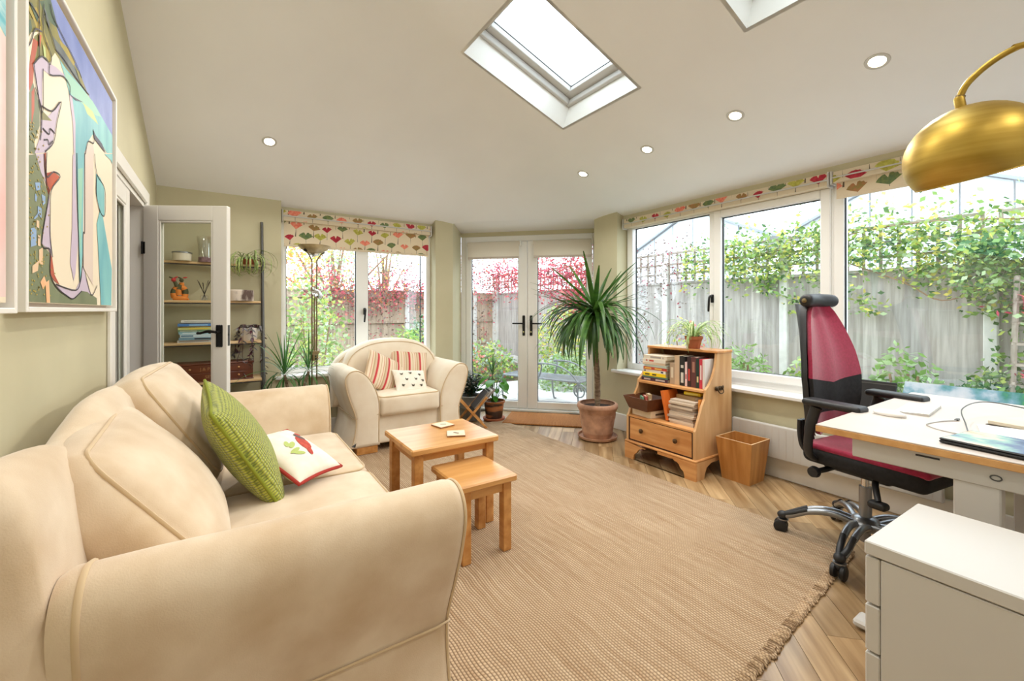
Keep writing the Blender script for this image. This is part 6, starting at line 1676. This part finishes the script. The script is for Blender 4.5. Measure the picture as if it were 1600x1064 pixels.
def fence(label, M, n_boards, bw, posts, wood, trellis=True, rails=False):
    """local: x along the fence, y away from the garden, z up"""
    t = thing('garden_fence', label, 'fence', (0, 0, 0), 0, 'garden fences'); t.matrix_world = M
    bm_ = [MB().prism([(0, 0, 0), (bw*.98+.01, .006, 0), (bw*.98+.01, .018, 0), (0, .022, 0)], (0, 0, 1.58)).mesh('board', wood)]
    for i in range(n_boards): inst('board', bm_[0], t, T(i*bw, 0, .17, 0, 0, 0))
    Lf = n_boards*bw
    for z in ((.45, 1.02, 1.60) if rails else ()):
        k = 0
        for a, b in zip(posts, posts[1:]):
            mb = MB(); mb.box(a+.06, -.045, z, b-.06, -.002, z+.06, .003); mb.build('rail', wood, t)
    for p in posts:
        mb = MB(); mb.box(p-.05, -.05, 0, p+.05, .055, 2.12 if trellis else 1.86, .01); mb.build('post', 'concrete', t)
    for a, b in zip(posts, posts[1:]):
        mb = MB(); mb.box(a+.05, -.01, 0, b-.05, .03, .17, .004); mb.build('gravel_board', 'concrete', t)
        mb = MB(); mb.box(a+.05, -.02, 1.75, b-.05, .035, 1.785, .003); mb.build('cap_rail', wood, t)
        if trellis:
            n = int((b-a)/.155)
            for i in range(n+1):
                x = a+.06+(b-a-.12)*i/n; inst('trellis_slat', TV, t, T(x, 0, 1.785))
            for z in (1.90, 2.06, 2.24): mb = MB(); mb.box(a+.05, -.012, z, b-.05, -.001, z+.032); mb.build('trellis_slat', 'trellis_wood', t)
    return t
TV = MB().box(-.016, 0, 0, .016, .012, .50).mesh('trellis_slat', 'trellis_wood')
FXW = 6.1
fence('long weathered board fence with trellis top outside the right windows', frame((FXW, 10.0, GZ), (0, -1, 0), (1, 0, 0), (0, 0, 1)), 84, .14, [10-8.2-1.83*k+8.2*0 for k in range(0)] or [10-y for y in (9.9, 8.2, 6.37, 4.54, 2.71, .88, -.95)], 'fence_wood')
fence('brown board fence with horizontal rails at the end of the garden', frame((-2.6, 10.0, GZ), (1, 0, 0), (0, 1, 0), (0, 0, 1)), 62, .14, [.75-1.83+1.83*0.98, 2.57, 4.4, 6.2, 8.05, 8.65], 'fence_brown', trellis=False, rails=True)

def leafcloud(name, n, sampler, size, mats, parent, seed=1, weights=None, flat=0.3):
    r_ = random.Random(seed); vs = []; fs = []; ms = []
    for i in range(n):
        p = sampler(r_)
        if p is None: continue
        s_ = size*r_.uniform(.6, 1.3)
        a = Vector((r_.gauss(0, 1), r_.gauss(0, 1), r_.gauss(0, .7)))
        a = a.normalized() if a.length > .01 else Vector((1, 0, 0))
        b = a.cross(Vector((r_.gauss(0, 1), r_.gauss(0, 1), r_.gauss(0, 1)))).normalized()
        p = Vector(p); o = len(vs)
        vs += [p, p+a*s_*.5+b*s_*flat, p+a*s_, p+a*s_*.5-b*s_*flat]; fs.append((o, o+1, o+2, o+3)); ms.append(r_.choices(range(len(mats)), weights)[0] if weights else r_.randrange(len(mats)))
    mb = MB(); mb.v = vs; mb.f = fs; mb.m = ms
    return mb.build(name, mats, parent)
for k, c in dict(g_mid=(126, 160, 84), g_dark=(78, 116, 64), g_lime=(190, 206, 104), g_yellow=(226, 212, 108), g_pale=(176, 198, 150), g_silver=(168, 186, 168), r_pink=(214, 92, 116), r_deep=(168, 58, 78), r_coral=(226, 130, 122),
                 b_brown=(120, 96, 84), b_grey=(150, 136, 130), o_orange=(232, 176, 96), o_gold=(240, 214, 110), g_grass=(140, 180, 100)).items():
    mat('leaf_'+k, S(*c), rough=.6, transl=.3)
mat('twig', S(150, 122, 98), rough=.9)
def vine(name, label, n, sampler, size, mats, seed, weights=None, cat='climbing plant', stems=()):
    t = thing(name, label, cat, (0, 0, 0), 0, 'climbers on the garden fences')
    leafcloud('foliage', n, sampler, size, ['leaf_'+m for m in mats], t, seed, weights)
    for s_ in stems: mb = MB(); mb.tube(spline(s_, 5), .008, 5); mb.build('stem', 'twig', t, 60)
    return t
def wav(y, k=1.0): return math.sin(y*2.1*k)*.5+math.sin(y*4.7*k+1)*.3+math.sin(y*9.1*k+2)*.2
def s1(r_):
    y = r_.uniform(-.9, 4.15); z = r_.gauss(1.93, .19)-.05*wav(y)
    if y > 3.5 and r_.random() < .5: return None
    if y < 1.2: z -= .12*r_.random()
    if r_.random() < .10: z = r_.uniform(1.15, 1.8); y = 1.1+.25*math.sin(z*9)+r_.gauss(0, .10)+r_.choice([0, 1.6, .9])
    return (FXW-.06-abs(r_.gauss(0, .09)), y, z)
vine('green_climber', 'yellow-green climber sprawling along the trellis outside the right windows', 8500, s1, .062, ['g_mid', 'g_lime', 'g_yellow', 'g_dark', 'g_pale'], 2, [5, 4, 2, 3, 3],
     stems=[[(FXW-.06, 3.9, 1.9), (FXW-.1, 2.6, 2.0), (FXW-.08, 1.4, 2.12), (FXW-.09, .2, 1.95)], [(FXW-.05, 2.0, 1.75), (FXW-.1, 1.5, 1.5), (FXW-.12, 1.2, 1.3), (FXW-.1, .9, 1.42)]])
def s2(r_):
    y = r_.uniform(-.3, .95); z = r_.uniform(.1, 1.85)
    if y > .55 and abs(z-1.0) < .35 and r_.random() < .75: return None
    return (FXW-.15-abs(r_.gauss(0, .18)), y+.12*math.sin(z*5), z)
vine('dense_shrub', 'dense green shrub filling the right end of the garden view', 7000, s2, .06, ['g_mid', 'g_dark', 'g_pale', 'g_lime'], 5, [4, 5, 2, 2], 'shrub')
def s2b(r_):
    c = r_.choice([(5.62, .33, 1.32), (5.6, .5, 1.22), (5.62, .28, .8), (5.6, .42, .68)]); return (c[0]+r_.gauss(0, .05), c[1]+r_.gauss(0, .11), c[2]+r_.gauss(0, .07))
vine('pink_acer', 'pink-leaved acer sprays in front of the dense green shrub', 330, s2b, .06, ['r_coral', 'r_pink', 'r_deep'], 6, None, 'shrub')
def s3(r_):
    y = r_.uniform(4.0, 6.4); z = r_.gauss(1.88, .25)
    if r_.random() < .12: z = r_.uniform(.2, 1.7); y = 5.0+r_.gauss(0, .12)
    return (FXW-.06-abs(r_.gauss(0, .05)), y, z)
vine('bare_climber', 'withered brown climber on the trellis seen beside the yucca', 1300, s3, .045, ['b_brown', 'b_grey', 'r_deep'], 8, [4, 3, 1])
def s4(r_):
    y = r_.uniform(5.6, 9.9); z = r_.gauss(2.05, .26)+.12*wav(y)
    if r_.random() < .25: z = r_.uniform(1.0, 2.0); y = r_.gauss(6.6, .35)
    return (FXW-.07-abs(r_.gauss(0, .12)), y, z)
vine('red_creeper', 'pink-red creeper over the right fence seen through the glazed doors', 5200, s4, .068, ['r_pink', 'r_deep', 'r_coral', 'b_brown'], 9, [5, 3, 4, 1])
def s5(r_):
    x = r_.uniform(1.3, 6.0); z = r_.gauss(1.72, .26)+.16*wav(x, .8)+(.3 if x > 4.6 else 0)
    if x < 2.5 and r_.random() < .5: z -= .1
    if r_.random() < .12: z = r_.uniform(.4, 1.5)
    return (x, 10-.08-abs(r_.gauss(0, .12)), z)
vine('red_creeper', 'tangled red creeper hanging over the end fence behind the armchair', 5200, s5, .066, ['r_pink', 'r_coral', 'b_brown', 'b_grey', 'o_orange'], 10, [4, 3, 4, 3, 1])
def bush(name, label, c, r, n, size, mats, seed, weights=None, upright=False):
    t = thing(name, label, 'shrub', (c[0], c[1], GZ), 0, 'garden shrubs')
    def smp(r_):
        while True:
            p = Vector((r_.uniform(-1, 1), r_.uniform(-1, 1), r_.uniform(0, 1)))
            if p.x**2+p.y**2+p.z**2 <= 1 and (p.length > .45 or r_.random() < .3): break
        return (p.x*r[0], p.y*r[1], p.z*r[2])
    leafcloud('foliage', n, smp, size, ['leaf_'+m for m in mats], t, seed, weights, .12 if upright else .3)
    for k in range(3):
        a = k*2.1; mb = MB(); mb.tube([(0, 0, 0), (r[0]*.3*math.cos(a), r[1]*.3*math.sin(a), r[2]*.7)], .012, 5); mb.build('stem', 'twig', t)
    return t
bush('lavender_bush', 'fine-leaved green bush below the middle of the right window', (5.45, 2.95, 0), (.33, .5, .92), 1500, .09, ['g_grass', 'g_pale', 'g_mid'], 31, None, True)
bush('low_shrub', 'pale leafy shrub beside the office chair outside the window', (5.5, 2.1, 0), (.33, .5, .85), 900, .08, ['g_pale', 'g_mid', 'g_lime'], 32)
bush('low_shrub', 'green leafy shrub outside the window behind the chair back', (5.45, 1.35, 0), (.3, .4, 1.0), 800, .08, ['g_pale', 'g_mid'], 33)
bush('twiggy_shrub', 'sparse yellow-tinged shrub outside the window above the bookcase', (5.5, 3.75, 0), (.4, .45, 1.25), 520, .055, ['g_lime', 'o_gold', 'b_grey', 'r_coral'], 34)
bush('yellow_bush', 'tall yellow-green bush seen through the right glazed door', (5.3, 6.3, 0), (.5, .7, 1.5), 1700, .075, ['g_yellow', 'g_lime', 'g_mid', 'g_pale'], 35)
bush('silver_bush', 'silvery mound of foliage behind the garden bench', (4.9, 5.65, 0), (.6, .5, .62), 1500, .07, ['g_silver', 'g_pale', 'g_mid'], 36)
bush('green_bush', 'mid green bush behind the potted plant seen through the left door', (4.3, 7.4, 0), (.7, .6, .75), 1400, .08, ['g_mid', 'g_silver', 'g_lime', 'r_coral'], 37, [4, 3, 3, 1])
bush('green_bush', 'dark leafy bush low at the left of the glazed doors', (3.3, 7.6, 0), (.6, .6, .8), 1200, .08, ['g_mid', 'g_dark', 'r_pink'], 38, [4, 3, 1])
bush('grass_clump', 'bright green grassy clump below the far window', (2.85, 7.9, 0), (.42, .4, 1.0), 1100, .14, ['g_grass', 'g_lime', 'g_pale'], 39, None, True)
bush('round_shrub', 'rounded blue-green shrub at the right of the far window', (3.45, 8.6, 0), (.5, .5, 1.25), 1500, .08, ['g_silver', 'g_dark', 'g_mid'], 40)
bush('airy_shrub', 'airy pale green shrub behind the uplighter in the far window', (1.05, 6.4, 0), (.5, .5, 1.75), 900, .075, ['g_pale', 'g_mid', 'g_lime'], 41)
bush('airy_shrub', 'tall pale shrub at the left edge of the far window', (1.15, 8.2, 0), (.6, .6, 2.1), 1200, .08, ['g_pale', 'g_mid', 'g_lime'], 42)
def tree(label, c, trunk_h, r, n, size, mats, seed):
    t = thing('garden_tree', label, 'tree', (c[0], c[1], GZ), 0, 'trees beyond the end fence')
    mb = MB(); mb.tube(spline([(0, 0, 0), (.1, 0, trunk_h*.6), (0, .1, trunk_h+r[2]*.6)], 5), [.12-.008*i for i in range(11)], 8); mb.build('trunk', 'twig', t, 60)
    r0 = random.Random(seed); cl_ = [Vector((r0.gauss(0, .5)*r[0], r0.gauss(0, .5)*r[1], trunk_h+r0.uniform(.1, 1)*r[2])) for _ in range(24)]
    for q in cl_[:10]: mb = MB(); mb.tube([(0, .05, trunk_h*.7), q*.6+Vector((0, 0, trunk_h*.3)), q], [.05, .03, .012], 5); mb.build('branch', 'twig', t, 60)
    leafcloud('foliage', n, lambda r_: (lambda q: (q.x+r_.gauss(0, .3), q.y+r_.gauss(0, .3), q.z+r_.gauss(0, .28)))(r_.choice(cl_)), size, ['leaf_'+m for m in mats], t, seed)
tree('yellow and orange autumn tree beyond the end fence at the left', (.6, 11.6), 1.6, (1.6, 1.2, 2.4), 2400, .11, ['o_gold', 'o_orange', 'r_coral', 'g_lime'], 51)
tree('pale green tree beyond the end fence behind the uplighter', (2.5, 13.0), 1.7, (1.5, 1.2, 2.2), 1500, .11, ['g_pale', 'o_gold', 'g_silver'], 52)
tree('thin yellowing tree beyond the end fence near the corner', (4.4, 14.5), 1.8, (1.4, 1.2, 2.2), 500, .11, ['o_gold', 'g_pale', 'b_grey'], 53)
# wooden obelisk in the shrub
ob = thing('garden_obelisk', 'grey wooden trellis obelisk standing among the shrubs at the right', 'obelisk', (5.72, .62, GZ), R(10))
for sx in (-1, 1):
    for sy in (-1, 1): mb = MB(); mb.tube([(sx*.10, sy*.10, 0), (sx*.055, sy*.055, 1.62)], .016, 4); mb.build('upright', 'trellis_wood', ob)
for k in range(9):
    z = .12+k*.18; q = .10-.045*z/1.62
    for s_ in (-1, 1): MB().box(s_*q-.008, -q-.02, z, s_*q+.008, q+.02, z+.022).build('slat', 'trellis_wood', ob); MB().box(-q-.02, s_*q-.008, z+.024, q+.02, s_*q+.008, z+.046).build('slat', 'trellis_wood', ob)
# iron bench on the terrace
be = thing('garden_bench', 'grey metal garden bench with curled arms outside the glazed doors', 'bench', (3.46, 5.44, GZ), math.atan2(-1.19, .44))
mat('iron_grey', S(128, 132, 134), S(112, 116, 118), scale=12, rough=.5, metal=.3)
BL, BD, BH = 1.27, .44, .36
mb = MB()
for y in (0, BD): mb.tube([(0, y, BH), (BL, y, BH)], .014, 8)
for x in (0, BL): mb.tube([(x, 0, BH), (x, BD, BH)], .014, 8)
mb.build('seat_frame', 'iron_grey', be, 60)
for k in range(9): MB().box(.01, .03+k*.046, BH-.004, BL-.01, .055+k*.046, BH+.002).build('slat', 'iron_grey', be)
for k in range(16): MB().box(.05+k*.078, .02, BH-.009, .07+k*.078, BD-.02, BH-.005).build('slat', 'iron_grey', be)
for x in (.0, .62, BL):
    for y in (0, BD):
        mb = MB(); mb.tube(spline([(x, y, BH+.0), (x-.03, y, BH*.7), (x-.02, y, BH*.3), (x-.0, y, .012), (x+.03, y, .012)], 5), .013, 8); mb.build('leg', 'iron_grey', be, 60)
for y in (0, BD):
    mb = MB(); mb.tube(spline([(.62, y, BH), (.66, y, BH+.1), (.67, y, BH+.19), (.61, y, BH+.205), (.70, y, BH+.215), (.9, y, BH+.205), (1.1, y, BH+.13), (1.22, y, BH+.02), (1.30, y, BH-.12)], 6), .012, 8); mb.build('arm_rail', 'iron_grey', be, 60)
    mb = MB(); mb.tube([(1.27+.10*math.cos(a)*(1-.05*a), y, BH-.12+.10*math.sin(a)*(1-.05*a)) for a in [.2*i for i in range(50)]], .011, 7); mb.build('scroll', 'iron_grey', be, 60)
# pale twin-gabled building beyond the right fence
mat('cladding', S(214, 222, 228), S(204, 214, 222), scale=2, rough=.5, rand=.03); mat('flashing', S(150, 156, 162), rough=.5)
bd = thing('gabled_building', 'pale blue-grey twin-gabled building behind the right fence', 'building', (13, 0, GZ), 0)
for (y0, y1, ap) in ((.8, 5.4, 4.6), (6.3, 10.95, 4.65)):
    n = 6; ym_ = (y0+y1)/2; ev = 3.55
    def zz(y): return ev+(ap-ev)*(1-abs(y-ym_)/((y1-y0)/2))
    for i in range(n):
        a = y0+(y1-y0)*i/n; b = y0+(y1-y0)*(i+1)/n
        pts = [(0, a+.015, 0), (0, b-.015, 0), (0, b-.015, zz(b-.015)), (0, a+.015, zz(a+.015))]
        mb = MB(); mb.prism(pts, (.06, 0, 0)); mb.build('wall_panel', 'cladding', bd)
    mb = MB(); mb.box(.03, y0, 0, .1, y1, ev); mb.build('wall_core', 'flashing', bd)
    for (a, b) in ((y0-.1, ym_), (y1+.1, ym_)):
        mb = MB(); za, zb = zz(a) if y0 < a < y1 else ev-.05, ap+.02
        mb.prism([(-.12, a, za), (-.12, b, zb), (-.12, b, zb+.07), (-.12, a, za+.07)], (9, 0, 0)); mb.build('roof', 'flashing', bd)
